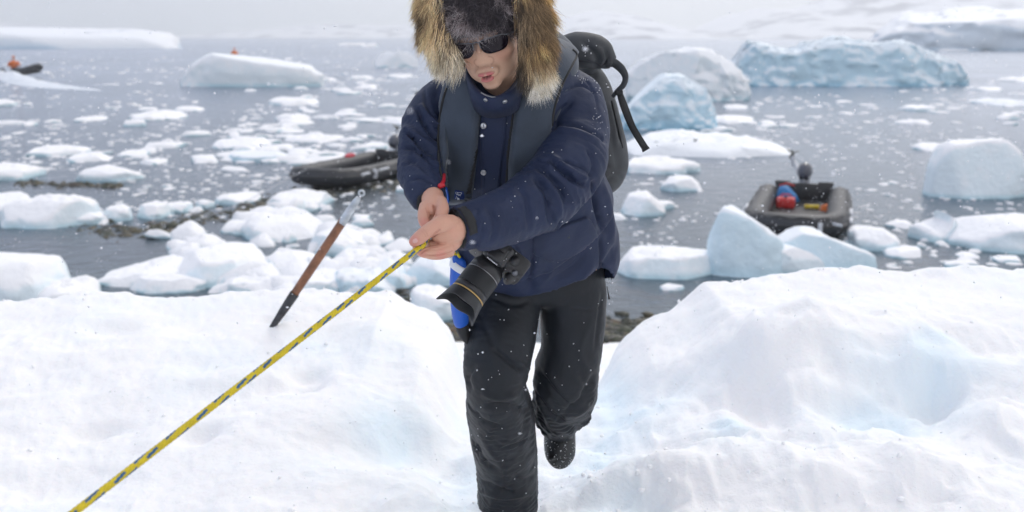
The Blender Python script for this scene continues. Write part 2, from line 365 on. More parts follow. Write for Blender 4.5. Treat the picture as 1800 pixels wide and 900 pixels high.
# ------------------------------------------------------------------ ice pieces
def blob(a, b, h, nu, nv, seed, prof=None, amp=.19, e=.38, below=None, pl=.22, fr=1.6, ledge=0.0, facets=10):
    rs = np.random.RandomState(seed)
    s = np.linspace(0, np.pi / 2, 200); cx_, cz_ = np.cos(s) ** e, np.sin(s) ** e
    below = below if below is not None else .5 * h + .1
    path = np.vstack([np.stack([cx_, cz_], 1)[::-1], [[1.0, -.02], [1.04, -.3], [.95, -.7], [.6, -1.0]]])
    dl = np.r_[0, np.cumsum(np.hypot(*np.diff(path * [max(a, b) / max(h, .01) * .6 + .4, 1], axis=0).T))]
    q = np.linspace(0, dl[-1], nv + 1)[1:]; r = np.interp(q, dl, path[:, 0]); z = np.interp(q, dl, path[:, 1])
    th = np.arange(nu) * 2 * np.pi / nu
    R = 1 + pl * fbm(np.stack([np.cos(th) * 1.3, np.sin(th) * 1.3, th * 0 + seed * 3.1], 1), 4)
    c, s_ = np.cos(th), np.sin(th); pe = .8
    X = np.sign(c) * np.abs(c) ** pe * R * a; Y = np.sign(s_) * np.abs(s_) ** pe * R * b
    V = np.stack([r[:, None] * X, r[:, None] * Y, np.repeat(z[:, None], nu, 1)], -1).reshape(-1, 3)
    u = np.clip(V[:, 0] / a, -1, 1); hh = np.full(len(V), h)
    if prof is not None: hh = h * np.interp(u, [p[0] for p in prof], [p[1] for p in prof])
    V[:, 2] = np.where(V[:, 2] > 0, V[:, 2] * hh, V[:, 2] * below)
    V = np.vstack([[0, 0, (h if prof is None else h * np.interp(0, [p[0] for p in prof], [p[1] for p in prof]))], V])
    sz = (a * b * max(h, .3 * b)) ** (1 / 3); k = fr / sz
    o = rs.rand(3) * 50
    for ch, am in ((0, 1), (1, 1), (2, .7)):
        V[:, ch] += amp * sz * am * (fbm(V * k + o + ch * 13.7, 5, .6) + .45 * ridge(V * k * 1.9 + o + ch * 3.1, 3, .6))
    if ledge: V[:, 2] += ledge * h * np.clip(fbm(V * [k * .9, k * .9, .1] + o, 2) * 2, -1, 1) * (V[:, 2] > .2 * h)
    S3 = np.array([a, b, max(h, .2 * b)])
    for _ in range(facets):
        n_ = rs.randn(3); n_[2] = abs(n_[2]) * .8 + .02; n_ /= np.linalg.norm(n_); U = V / S3; sup = (U[:, :] @ n_); top_ = sup.max(); dcl = top_ * rs.uniform(.72, .92)
        ex_ = np.clip(sup - dcl, 0, None); V -= (ex_ * .95)[:, None] * n_ * S3
    V += amp * .10 * sz * np.stack([fbm(V * k * 4 + o + c_ * 5.5, 3, .6) for c_ in range(3)], 1)
    Fc = [(0, 1 + i, 1 + (i + 1) % nu) for i in range(nu)]
    Fc += [(1 + j * nu + i, 1 + (j + 1) * nu + i, 1 + (j + 1) * nu + (i + 1) % nu, 1 + j * nu + (i + 1) % nu) for j in range(nv - 1) for i in range(nu)]
    return V, Fc
def ice(L_, R_, T_, B_, hf, label, m=None, name='ice_floe', prof=None, depth=None, seed=None, cat='ice floe', nu=56, nv=26, **kw):
    seed = seed if seed is not None else int(abs(L_ * 7 + B_ * 13)) % 9973
    mx_ = (L_ + R_) / 2; y0 = W(mx_, B_)[1]; sc0 = SCL(mx_, B_, y0)
    if depth is None:
        h = hf * sc0; yb = W(mx_, T_, h)[1]; b = (yb - y0) / 2; a0 = (R_ - L_) / 2 * sc0; b = min(max(b, .3 * a0), 1.3 * a0)
    else:
        a0 = (R_ - L_) / 2 * sc0; b = depth * a0
    yc = y0 + b; a = (R_ - L_) / 2 * SCL(mx_, B_, yc)
    if depth is not None: h = (yc and (P(mx_, T_, yc)[2]))
    V, Fc = blob(a, b, max(h, .04), nu, nv, seed, prof, **kw)
    o = mk(name, V, Fc, m or M_ICE, None, True, None, label=label, category=cat)
    o.location = (P(mx_, B_, yc)[0], yc, 0); return o
NEAR = [
 (-60, 118, 398, 545, 78, 'largest snow covered ice block at the left edge, just behind the snow bank', M_ICE, dict(e=.4)),
 (55, 168, 480, 548, 34, 'crumbly snow heap between the big left edge ice block and the bank', M_ICE, dict(amp=.25)),
 (-40, 52, 308, 392, 44, 'rounded white ice boulder cut by the left edge, above the largest block', M_ICE, {}),
 (12, 168, 338, 404, 44, 'long flat topped ice block beside the rounded boulder near the left edge', M_ICE, {}),
 (128, 190, 362, 396, 20, 'low lumpy ice piece at the right end of the long flat topped block', M_ICE, {}),
 (188, 236, 356, 390, 22, 'small knobbly ice lump in a row right of the flat topped block', M_ICE, {}),
 (-30, 76, 281, 318, 22, 'low pale ice slab at the left edge behind the dark shore rocks', M_ICE, {}),
 (136, 246, 288, 320, 20, 'smooth oval white floe lying behind the left strip of dark rocks', M_ICE, {}),
 (244, 300, 352, 386, 22, 'humped ice lump on the left end of the long weedy rock strip', M_ICE, {}),
 (296, 338, 350, 374, 14, 'small peaked ice lump on the long weedy rock strip', M_ICE, {}),
 (345, 376, 346, 366, 11, 'tiny white ice lump half way along the weedy rock strip', M_ICE, {}),
 (383, 455, 335, 360, 14, 'flat snow topped lump at the far edge of the weedy rock strip', M_ICE, {}),
 (470, 588, 331, 366, 18, 'topmost flat white slab of the near ice heap, left of the tool grip', M_ICE, {}),
 (425, 575, 346, 425, 32, 'broad white hummock on the far side of the near ice heap', M_ICE, dict(amp=.2)),
 (186, 330, 428, 505, 26, 'long sloping ice slab leading up to the near ice heap on its left', M_ICE, dict(prof=((-1, .3), (0, .7), (1, 1.2)))),
 (304, 462, 398, 505, 48, 'big block with snowy top and pale blue front face left in the near ice heap', M_ICE, dict(e=.33)),
 (234, 364, 477, 518, 22, 'smooth low floe in front of the big pale blue faced block', M_ICE, {}),
 (406, 503, 480, 520, 22, 'lumpy white ice piece against the bank, left of the dark tip of the tool', M_ICE, dict(amp=.2)),
 (458, 560, 418, 485, 30, 'white ice block crossed by the wooden shaft of the tool', M_ICE, dict(amp=.2)),
 (545, 652, 390, 446, 26, 'rounded ice block right of the middle of the wooden shaft', M_ICE, {}),
 (505, 610, 458, 520, 28, 'ragged ice piece just right of the lower wooden shaft against the bank', M_ICE, dict(amp=.2)),
 (580, 660, 428, 475, 22, 'small ice knob in the right part of the near ice heap', M_ICE, dict(amp=.2)),
 (590, 700, 455, 520, 32, 'bluish ice block behind the rope at the right foot of the near heap', M_ICEP, {}),
 (652, 724, 432, 510, 38, 'peaked pale ice block behind the rope at the right end of the near heap', M_ICEP, dict(prof=((-1, .8), (-.3, 1.1), (1, .6)))),
 (620, 650, 372, 388, 8, 'tiny floe beside the grip of the wooden tool', M_ICE, {}),
 (640, 680, 415, 430, 8, 'thin small floe right of the near ice heap in open water', M_ICE, {}),
 (692, 740, 322, 338, 8, 'small flat floe between the left boat and the jacket sleeve', M_ICE, {}),
 (712, 810, 436, 505, 40, 'smooth pale blue ice block right behind the hands and camera', M_ICEP, {}),
 (716, 800, 486, 565, 44, 'rounded white snowball like lump under the camera lens', M_ICE, {}),
 (1094, 1226, 272, 306, 18, 'low crumbled ice shelf beside the backpack, before the long white floe', M_ICE, dict(amp=.2)),
 (1160, 1233, 307, 338, 20, 'small smooth domed floe right of the backpack', M_ICE, {}),
 (1088, 1166, 325, 382, 34, 'craggy white ice lump beside the jacket hip', M_ICE, dict(prof=((-1, .5), (-.2, 1.25), (.4, .9), (1, .4)))),
 (1146, 1184, 346, 368, 10, 'little wedge of ice touching the right side of the craggy lump', M_ICE, {}),
 (1072, 1102, 366, 388, 8, 'small flat ice scrap between the jacket and the craggy lump', M_ICE, {}),
 (1078, 1248, 424, 496, 36, 'oval ice cake with snowy top and blue side right of the jacket hem', M_ICE, dict(e=.35)),
 (1160, 1202, 497, 512, 7, 'tiny oval floe in front of the oval ice cake', M_ICE, {}),
 (1490, 1578, 391, 442, 32, 'round lumpy ice block touching the bow of the boat numbered 1', M_ICE, dict(amp=.2)),
 (1556, 1620, 429, 456, 12, 'low pointed floe below the round lumpy block', M_ICE, {}),
 (1558, 1602, 384, 402, 10, 'small ice lump behind the horned block', M_ICE, {}),
 (1592, 1672, 366, 426, 32, 'horned ice block with a raised right tip', M_ICE, dict(prof=((-1, .7), (-.5, .8), (0, .5), (.4, .9), (.65, 1.9), (1, 1.2)), amp=.1)),
 (1672, 1830, 350, 446, 50, 'big flat topped ice block with blue front at the right edge', M_ICE, dict(e=.33)),
 (1603, 1662, 246, 266, 9, 'thin floe tip at the left shoulder of the tall white block', M_ICE, {}),
 (1682, 1716, 440, 456, 6, 'thin scrap of ice in front of the big right edge block', M_ICE, {}),
 (1744, 1790, 446, 462, 7, 'flat scrap of ice near the right edge against the bank', M_ICE, {}),
 (1660, 1716, 455, 474, 10, 'triangular ice tip just behind the right bank', M_ICE, {}),
 (1070, 1112, 598, 624, 10, 'pinkish white ice scrap on the rocks by the trouser knee', M_ICE, {}),
 (1096, 1116, 584, 600, 6, 'little ice chip on the brown pebbles in the gully mouth', M_ICE, {}),
]
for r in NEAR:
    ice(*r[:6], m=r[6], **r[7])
# the tilted block and its slab in front of the boat numbered 1
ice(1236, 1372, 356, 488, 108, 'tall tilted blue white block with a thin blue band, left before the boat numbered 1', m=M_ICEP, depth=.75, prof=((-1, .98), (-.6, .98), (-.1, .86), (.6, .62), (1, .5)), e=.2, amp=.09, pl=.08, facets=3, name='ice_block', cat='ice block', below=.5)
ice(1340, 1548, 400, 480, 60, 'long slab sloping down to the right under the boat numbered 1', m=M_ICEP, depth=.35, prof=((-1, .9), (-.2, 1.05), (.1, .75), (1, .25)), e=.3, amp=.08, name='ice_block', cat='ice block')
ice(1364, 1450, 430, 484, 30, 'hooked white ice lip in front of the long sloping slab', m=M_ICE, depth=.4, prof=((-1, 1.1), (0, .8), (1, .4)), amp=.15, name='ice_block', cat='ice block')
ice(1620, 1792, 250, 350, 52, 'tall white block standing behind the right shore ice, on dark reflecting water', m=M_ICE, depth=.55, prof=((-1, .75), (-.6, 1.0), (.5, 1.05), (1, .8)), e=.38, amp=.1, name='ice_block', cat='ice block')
FARF = [
 (1090, 1366, 229, 282, 22, 'long low white floe with a turquoise foot right of the backpack strap', M_WHITE, dict(prof=((-1, .9), (-.3, 1.2), (.5, .8), (1, .35)))),
 (315, 557, 93, 153, 0, 'white domed iceberg with a stepped right end, left of the man', M_WHITE, dict(depth=.35, prof=((-1, .25), (-.75, .75), (-.35, 1.15), (-.1, .97), (.3, .85), (.9, .8), (1, .5)), name='iceberg', cat='iceberg', e=.36, amp=.08, nu=90, nv=40, facets=2)),
 (655, 742, 93, 119, 12, 'craggy small iceberg close to the left of the fur hood', M_WHITE, dict(depth=.5, name='iceberg', cat='iceberg', amp=.25)),
 (615, 657, 126, 139, 5, 'small floe in open water below the craggy small iceberg', M_ICE, {}),
 (680, 724, 125, 137, 5, 'flat small floe touching the hood fur line on the left', M_ICE, {}),
 (628, 664, 143, 156, 6, 'single domed floe left of the dark rock', M_ICE, {}),
 (590, 634, 155, 166, 4, 'low floe left below the single domed floe', M_ICE, {}),
 (556, 592, 132, 142, 4, 'small floe off the right end of the domed iceberg', M_ICE, {}),
 (470, 568, 160, 186, 8, 'wide flat floe below the right end of the domed iceberg', M_ICE, {}),
 (226, 322, 190, 212, 9, 'long humped floe below the left end of the domed iceberg', M_ICE, dict(prof=((-1, .6), (.3, 1.3), (1, .6)))),
 (310, 356, 183, 196, 6, 'short floe right behind the long humped floe', M_ICE, {}),
 (246, 274, 186, 194, 4, 'small floe left behind the long humped floe', M_ICE, {}),
 (-20, 32, 169, 187, 8, 'white floe cut by the left edge below the speeding boat', M_ICE, {}),
 (130, 182, 200, 214, 5, 'small curved floe alone in the left water', M_ICE, {}),
 (674, 742, 204, 218, 5, 'floe left of the sleeve shoulder', M_ICE, {}),
 (640, 684, 240, 262, 9, 'domed lump just behind the left boat', M_ICE, {}),
 (590, 640, 70, 80, 3, 'distant thin floe near the horizon left of the hood', M_ICE, {}),
 (636, 666, 69, 83, 6, 'distant pointed floe near the horizon left of the hood', M_ICE, {}),
 (45, 150, 254, 276, 8, 'long pale floe left in the scattered ice behind the rocks', M_ICE, {}),
 (122, 192, 262, 286, 9, 'white floe overlapping the long pale floe', M_ICE, {}),
 (206, 262, 258, 276, 5, 'thin floe right of the overlapping pair', M_ICE, {}),
 (252, 318, 245, 262, 6, 'upper one of two stacked looking floes left of the brash ice', M_ICE, {}),
 (250, 292, 274, 290, 6, 'small floe right behind the smooth oval floe', M_ICE, {}),
 (378, 470, 235, 262, 10, 'widest white floe in the left part of the brash ice', M_ICE, {}),
 (412, 510, 252, 286, 14, 'bluish white hummock at the front of the brash ice', M_ICEP, {}),
 (478, 540, 192, 212, 7, 'topmost floe of the brash ice patch', M_ICE, {}),
 (500, 600, 232, 252, 6, 'flat floe in the brash ice above the bow of the left boat', M_ICE, {}),
 (1270, 1312, 179, 192, 5, 'small floe off the right foot of the white berg', M_ICE, {}),
 (1580, 1642, 177, 196, 7, 'floe in the brash ice below the long blue berg', M_ICE, {}),
 (1540, 1596, 142, 152, 4, 'floe afloat just before the long blue berg', M_ICE, {}),
 (1700, 1752, 150, 160, 4, 'faint floe right of the long blue berg', M_ICE, {}),
 (1760, 1830, 132, 144, 5, 'floe cut by the right edge beyond the blue berg', M_ICE, {}),
 (1716, 1810, 173, 186, 5, 'long thin greenish floe near the right edge', M_ICEP, {}),
 (1230, 1320, 196, 216, 7, 'flat slush floe in front of the white berg', M_ICE, {}),
]
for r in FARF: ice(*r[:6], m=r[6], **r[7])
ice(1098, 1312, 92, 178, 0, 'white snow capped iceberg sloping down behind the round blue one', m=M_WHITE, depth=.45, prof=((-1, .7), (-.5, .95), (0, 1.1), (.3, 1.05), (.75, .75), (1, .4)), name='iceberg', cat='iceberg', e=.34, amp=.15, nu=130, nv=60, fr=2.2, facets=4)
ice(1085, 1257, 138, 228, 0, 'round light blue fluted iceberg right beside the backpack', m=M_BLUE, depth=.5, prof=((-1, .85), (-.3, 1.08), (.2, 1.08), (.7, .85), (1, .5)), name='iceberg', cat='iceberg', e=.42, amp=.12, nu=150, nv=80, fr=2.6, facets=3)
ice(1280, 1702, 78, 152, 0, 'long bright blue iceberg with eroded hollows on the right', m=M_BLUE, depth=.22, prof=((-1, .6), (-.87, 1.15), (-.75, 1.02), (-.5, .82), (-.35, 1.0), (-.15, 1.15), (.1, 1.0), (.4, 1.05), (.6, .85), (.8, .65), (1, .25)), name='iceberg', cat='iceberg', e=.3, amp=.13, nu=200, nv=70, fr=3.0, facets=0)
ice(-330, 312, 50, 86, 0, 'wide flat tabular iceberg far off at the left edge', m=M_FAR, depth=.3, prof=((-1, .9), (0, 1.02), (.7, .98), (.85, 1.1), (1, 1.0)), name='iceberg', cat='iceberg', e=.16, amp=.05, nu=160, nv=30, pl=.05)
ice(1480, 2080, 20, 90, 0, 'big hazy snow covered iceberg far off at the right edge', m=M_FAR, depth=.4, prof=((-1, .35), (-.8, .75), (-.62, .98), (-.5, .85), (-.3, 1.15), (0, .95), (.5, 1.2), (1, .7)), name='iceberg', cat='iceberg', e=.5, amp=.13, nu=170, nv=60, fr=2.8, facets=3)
# brash: small floes, grouped because nothing tells them apart
rnd = random.Random(5)
variants = []
for k in range(8):
    V, Fc = blob(1, .8, .45, 18, 9, 300 + k, amp=.22); me = mk('v', V, Fc, M_ICE); variants.append(me.data); bpy.data.objects.remove(me)
def brash(poly, n, smin, smax, label, group):
    xs = [p[0] for p in poly]; ys = [p[1] for p in poly]; c = 0
    while c < n:
        px = rnd.uniform(min(xs), max(xs)); py = rnd.uniform(min(ys), max(ys))
        if not inpoly(px, py, poly): continue
        w = W(px, py); s = rnd.uniform(smin, smax) ** 1.0 * (1.9 if rnd.random() < .12 else 1)
        o = link('small_ice_floe', variants[rnd.randrange(8)], None, label, 'ice floe', group)
        o.location = w; o.scale = (s * rnd.uniform(.9, 1.6), s * rnd.uniform(.7, 1.3), s * rnd.uniform(.3, .8)); o.rotation_euler[2] = rnd.uniform(0, 6.3); c += 1
brash([(385, 235), (470, 195), (590, 190), (690, 255), (640, 285), (390, 300)], 88, .12, .5, 'small white floe packed in the brash ice behind the left boat', 'brash ice behind the left boat')
brash([(40, 250), (380, 235), (390, 300), (250, 310), (40, 285)], 22, .1, .35, 'small floe scattered between the left rocks and the brash ice', 'scattered floes behind the left rocks')
brash([(0, 95), (300, 95), (300, 235), (0, 235)], 20, .15, .5, 'small floe scattered in the open water on the left', 'scattered floes in the left open water')
brash([(400, 75), (720, 66), (735, 220), (560, 225), (400, 180)], 36, .2, .7, 'small floe scattered between the domed iceberg and the man', 'scattered floes left of the hood')
brash([(1120, 190), (1330, 180), (1500, 200), (1420, 230), (1130, 235)], 34, .12, .35, 'small slush floe in front of the blue icebergs', 'slush floes before the blue icebergs')
brash([(1330, 160), (1800, 130), (1800, 235), (1520, 215)], 46, .15, .45, 'small floe in the brash ice field at the right', 'brash ice field at the right')
brash([(1110, 290), (1290, 285), (1280, 350), (1150, 345)], 8, .06, .16, 'small ice chip in the water left of the boat numbered 1', 'ice chips by the boat numbered 1')
brash([(1500, 250), (1600, 270), (1610, 360), (1500, 370)], 10, .06, .16, 'small ice chip between boat numbered 1 and the tall white block', 'ice chips right of the boat numbered 1')
brash([(1500, 440), (1800, 445), (1800, 470), (1520, 470)], 10, .05, .12, 'small ice chip in the dark water by the right bank', 'ice chips by the right bank')
brash([(110, 320), (500, 300), (700, 300), (720, 420), (600, 330), (400, 330), (150, 345)], 18, .05, .16, 'small ice chip among the weedy rocks', 'ice chips among the weedy rocks')

def chunks(pts, n, smin, smax, label, group):
    for _ in range(n):
        c = pts[rnd.randrange(len(pts))]; w = W(c[0] + rnd.gauss(0, c[2]), c[1] + rnd.gauss(0, c[3])); s = rnd.uniform(smin, smax)
        o = link('ice_chunk', variants[rnd.randrange(8)], None, label, 'ice chunk', group); o.location = (w[0], w[1], rnd.uniform(-.05, .03)); o.scale = (s * rnd.uniform(.8, 1.4), s * rnd.uniform(.7, 1.2), s * rnd.uniform(.8, 1.7)); o.rotation_euler = (rnd.uniform(-.35, .35), rnd.uniform(-.35, .35), rnd.uniform(0, 6.3))
chunks([(520, 440, 50, 14), (600, 460, 45, 16), (470, 400, 35, 14), (640, 490, 30, 10), (430, 500, 20, 8), (560, 500, 40, 8), (680, 470, 18, 14), (350, 440, 30, 14), (520, 380, 40, 12), (620, 420, 25, 10)], 150, .14, .40, 'broken white ice chunk jammed into the near ice heap left of the man', 'chunks of the near ice heap')
chunks([(180, 380, 40, 10), (60, 520, 40, 12), (280, 370, 30, 6)], 16, .09, .2, 'broken ice chunk between the big blocks at the left', 'chunks at the left shore')
chunks([(1600, 420, 50, 10), (1500, 430, 20, 8), (1700, 440, 40, 8), (1420, 470, 40, 5)], 18, .08, .17, 'broken ice chunk between the big blocks by the right bank', 'chunks at the right shore')
# bits of brash too small and many to count
def bits(name, polys, n, smin, smax, label):
    rs = np.random.RandomState(9); Vs = []; Fs = []; c = 0; base = np.array([[math.cos(i * 1.047), math.sin(i * 1.047), 0] for i in range(6)])
    fb = [(0, 1, 2, 3, 4, 5)]
    while c < n:
        poly, wgt = polys[rs.randint(len(polys))]; xs = [p[0] for p in poly]; ys = [p[1] for p in poly]; px = rs.uniform(min(xs), max(xs)); py = rs.uniform(min(ys), max(ys))
        if not inpoly(px, py, poly): continue
        w = W(px, py)
        if fbm(np.array([[w[0] * .25, w[1] * .12, 3.3]]), 3)[0] < wgt - .5: continue
        s = rs.uniform(smin, smax) ** 1.0 * max(.35, min(w[1] / 40, 2.2)); r = 1 + .3 * rs.randn(6, 1); a = rs.rand() * 6.3; ca, sa = math.cos(a), math.sin(a)
        b_ = base * r * s * [1, .7, 1]; b_ = np.stack([b_[:, 0] * ca - b_[:, 1] * sa, b_[:, 0] * sa + b_[:, 1] * ca, b_[:, 2]], 1); hh_ = s * rs.uniform(.12, .35)
        top = b_ * .8 + [0, 0, hh_]; Vs += [b_ + [w[0], w[1], -.03], top + [w[0], w[1], 0]]; k_ = len(Vs) // 2 - 1; o_ = k_ * 12
        Fs += [tuple(o_ + 6 + i for i in range(6))] + [(o_ + i, o_ + (i + 1) % 6, o_ + 6 + (i + 1) % 6, o_ + 6 + i) for i in range(6)]; c += 1
    mk(name, np.vstack(Vs), Fs, M_ICE, None, True, None, label=label, kind='stuff')
bits('brash_ice', [([(0, 110), (320, 100), (330, 300), (0, 300)], .40), ([(330, 180), (740, 160), (740, 300), (330, 330)], .52), ([(380, 80), (740, 66), (740, 180), (560, 160)], .4), ([(1110, 185), (1340, 170), (1800, 140), (1800, 250), (1400, 250), (1120, 240)], .56), ([(1100, 240), (1800, 240), (1800, 460), (1100, 430)], .34), ([(200, 300), (740, 300), (740, 520), (200, 420)], .36)], 1700, .05, .19, 'tiny crumbs of brash ice sprinkled over the water')

# ------------------------------------------------------------------ sea
def sea_mat():
    m = bpy.data.materials.new('sea_water'); m.use_nodes = True; t = m.node_tree; t.nodes.clear()
    out = N(t, 'ShaderNodeOutputMaterial'); tc = N(t, 'ShaderNodeTexCoord')
    mp = N(t, 'ShaderNodeMapping'); mp.inputs['Scale'].default_value = (1, 1, 1); L(t, tc.outputs['Object'], mp.inputs[0])
    n1 = N(t, 'ShaderNodeTexNoise'); n1.inputs['Scale'].default_value = 2.2; n1.inputs['Detail'].default_value = 5; n1.inputs['Distortion'].default_value = .6; L(t, mp.outputs[0], n1.inputs[0])
    n2 = N(t, 'ShaderNodeTexNoise'); n2.inputs['Scale'].default_value = .09; n2.inputs['Detail'].default_value = 3; L(t, mp.outputs[0], n2.inputs[0])
    st = N(t, 'ShaderNodeMapRange'); st.inputs[1].default_value = .35; st.inputs[2].default_value = .65; st.inputs[3].default_value = .25; st.inputs[4].default_value = .8; L(t, n2.outputs[0], st.inputs[0])
    bp = N(t, 'ShaderNodeBump'); bp.inputs['Distance'].default_value = .10; L(t, n1.outputs[0], bp.inputs['Height']); L(t, st.outputs[0], bp.inputs['Strength'])
    gl = N(t, 'ShaderNodeBsdfGlossy'); gl.inputs['Roughness'].default_value = .2; gl.inputs['Color'].default_value = (.76, .80, .88, 1); L(t, bp.outputs[0], gl.inputs['Normal'])
    tr = N(t, 'ShaderNodeBsdfTransparent'); tr.inputs['Color'].default_value = (.42, .68, .70, 1)
    df = N(t, 'ShaderNodeBsdfDiffuse'); df.inputs['Color'].default_value = (.13, .155, .175, 1); L(t, bp.outputs[0], df.inputs['Normal'])
    m1 = N(t, 'ShaderNodeMixShader'); m1.inputs[0].default_value = .55; L(t, tr.outputs[0], m1.inputs[1]); L(t, df.outputs[0], m1.inputs[2])
    fr = N(t, 'ShaderNodeFresnel'); fr.inputs[0].default_value = 1.38; L(t, bp.outputs[0], fr.inputs['Normal'])
    m2 = N(t, 'ShaderNodeMixShader'); L(t, fr.outputs[0], m2.inputs[0]); L(t, m1.outputs[0], m2.inputs[1]); L(t, gl.outputs[0], m2.inputs[2])
    L(t, m2.outputs[0], out.inputs[0]); return m
R_ = 6000
mk('sea', [(-R_, 4, 0), (R_, 4, 0), (R_, R_ * 1.5, 0), (-R_, R_ * 1.5, 0)], [(0, 1, 2, 3)], sea_mat(), None, False, kind='structure')
# seabed: shallow and stony near the shore, deepening outwards
xs = np.linspace(-60, 60, 240); ys = np.r_[np.linspace(7, 40, 200), np.linspace(42, 3000, 40)]
X, Y = np.meshgrid(xs, ys); Xs = X * np.maximum(1, Y / 40); p = np.stack([Xs.ravel(), Y.ravel(), 0 * X.ravel()], 1)
Z = -.28 - np.clip((Y.ravel() - 16) * .06, 0, 6) + .10 * fbm(p * .9, 4) + .05 * fbm(p * 5, 3)
n_ = len(xs); idx = np.arange(len(ys) * n_).reshape(len(ys), n_)
Fg = np.stack([idx[:-1, :-1], idx[:-1, 1:], idx[1:, 1:], idx[1:, :-1]], -1).reshape(-1, 4)
M_BED = mat('seabed_stones', (.10, .105, .09), .8, var=.5, vscale=3, bump=((6, .8, .1), (25, .6, .03)))
mk('seabed', np.stack([p[:, 0], p[:, 1], Z], 1), Fg, M_BED, kind='structure')
# weedy rocks
M_ROCK = mat('weedy_rock', (.05, .05, .035), .6, attr=True, var=.4, vscale=14, bump=((30, .6, .02),))
rs = np.random.RandomState(3)
bm = bmesh.new(); bmesh.ops.create_icosphere(bm, subdivisions=1, radius=1); icoV = np.array([v.co[:] for v in bm.verts]); icoF = np.array([[v.index for v in f.verts] for f in bm.faces]); bm.free()
def rocks(name, strips, label):
    Vs = []; Fs = []; Cs = []; n = 0
    for (pts, wd, cnt, smin, smax, zc) in strips:
        C = cr_interp(pts, 60)
        for _ in range(cnt):
            c = C[rs.randint(60)]; q = W(c[0] + rs.normal() * 6, c[1] + rs.normal() * wd * .5); s = rs.uniform(smin, smax)
            V = icoV * (1 + .25 * rs.randn(len(icoV), 1)) * [s * rs.uniform(.8, 1.6), s * rs.uniform(.7, 1.3), s * rs.uniform(.4, .8)]
            a = rs.rand() * 6.3; ca, sa = np.cos(a), np.sin(a); V = np.stack([V[:, 0] * ca - V[:, 1] * sa, V[:, 0] * sa + V[:, 1] * ca, V[:, 2]], 1)
            Vs.append(V + [q[0], q[1], zc + rs.uniform(-.05, .04)]); Fs.append(icoF + n); n += len(V)
            col = np.array([(.045, .05, .03), (.075, .065, .035), (.03, .035, .03), (.10, .095, .08), (.12, .08, .05)][rs.choice(5, p=[.35, .25, .2, .15, .05])])
            Cs.append(np.repeat(col[None] * rs.uniform(.6, 1.3), len(V), 0))
    return mk(name, np.vstack(Vs), np.vstack(Fs), M_ROCK, None, True, np.vstack(Cs), label=label, category='shore rocks', kind='stuff')
rocks('shore_rocks', [([(40, 322), (120, 325), (215, 328)], 4, 260, .04, .12, -.04), ([(130, 396), (250, 405), (340, 388), (420, 372), (500, 350), (600, 332), (730, 318)], 13, 1700, .04, .13, -.06),
    ([(520, 325), (600, 335), (700, 320)], 9, 300, .04, .12, -.08)], 'dark green brown weedy rocks breaking the water surface in strips on the left')
rocks('shore_pebbles', [([(1050, 575), (1090, 585), (1150, 570)], 16, 420, .03, .10, .0), ([(1040, 610), (1080, 600), (1140, 590)], 10, 200, .03, .09, .03), ([(700, 500), (760, 560), (830, 600)], 14, 160, .03, .1, -.03)], 'brown and green pebbles at the mouth of the snow gully')

# dark rock awash far behind the sleeve
V, Fc = blob(.9, .4, .55, 40, 20, 77, amp=.5, prof=((-1, .3), (-.3, .7), (.2, 1.7), (.6, 1.0), (1, .5)))
o = mk('rock', V, Fc, mat('dark_rock', (.05, .055, .06), .7, var=.3, bump=((8, .7, .1),)), label='dark jagged rock awash far behind the sleeve shoulder on the left', category='rock'); w = W(756, 166); o.location = (w[0], w[1], 0)

# ------------------------------------------------------------------ snow ground the man climbs
sil = [(-400, 545), (0, 537), (100, 527), (150, 519), (230, 515), (400, 513), (480, 514), (600, 513), (680, 512), (705, 528), (760, 545), (800, 588), (825, 625), (860, 655), (960, 660), (1060, 632), (1090, 603), (1130, 565), (1180, 541), (1215, 520), (1250, 488), (1330, 477), (1500, 467), (1800, 465), (2200, 466)]
NS, NR = 1000, 760
s = np.linspace(-1, 1, NS); yy = .45 * (16 / .45) ** np.linspace(0, 1, NR)
S_, Y = np.meshgrid(s, yy); X = S_ * (1.2 + Y * .85)
x = X.ravel(); y = Y.ravel()
p2 = np.stack([x, y, x * 0], 1)
pxc = 900 + x / (5.0 * .99) * F                       # column of the crest (5 m away)
pyc = np.interp(pxc, [a for a, _ in sil], [b for _, b in sil])
ang = PITCH + np.arctan((pyc - 450) / F); zc = H - 5.0 * np.tan(ang)
floor = np.interp(y, [0, 3.05, 4.5, 11.6, 16], [2.2, 2.13, 2.00, .03, -1.4]) + .03 * fbm(p2 * 3.3, 3) + .03 * ridge(p2 * 2.1, 2)
wob = .06 * fbm(p2 * 2.2, 3)
zn = 2.17 + .05 * fbm(p2 * 1.1 + 5, 3)
zb = zn + (zc - zn) * sst(2.6, 5.0, y) ** .9
yc = 5.0 + .12 * fbm(np.stack([x * 1.3, 0 * x, 0 * x], 1), 3)
drop = np.clip(y - yc, 0, None); zb = zb - np.where(drop > 0, np.minimum(drop * 1.6, 0) + 1.6 * drop ** 1.2, 0)
zb = np.maximum(zb, np.minimum(floor, zb * 0 + floor))
gl = np.interp(y, [0, 2.2, 3.0, 3.4, 5, 7, 12], [-.05, -.12, -.16, -.17, -.16, -.5, -1.5]) + wob
gr = np.interp(y, [0, 2.2, 3.0, 3.6, 4.4, 5, 7, 12], [.25, .2, .22, .30, .38, .42, .8, 1.5]) + wob * 1.4
left = sst(0, .16, gl - x); right = sst(0, np.interp(y, [3, 5], [.34, .16]), x - gr); g = np.clip(np.maximum(left, right), 0, 1)
g = np.where((y > 5.6), 0, g)
z = floor * (1 - g) + np.maximum(zb, floor) * g
z = np.where(y > 5.5, np.minimum(z, floor + (z - floor) * sst(6.0, 5.5, y)), z)
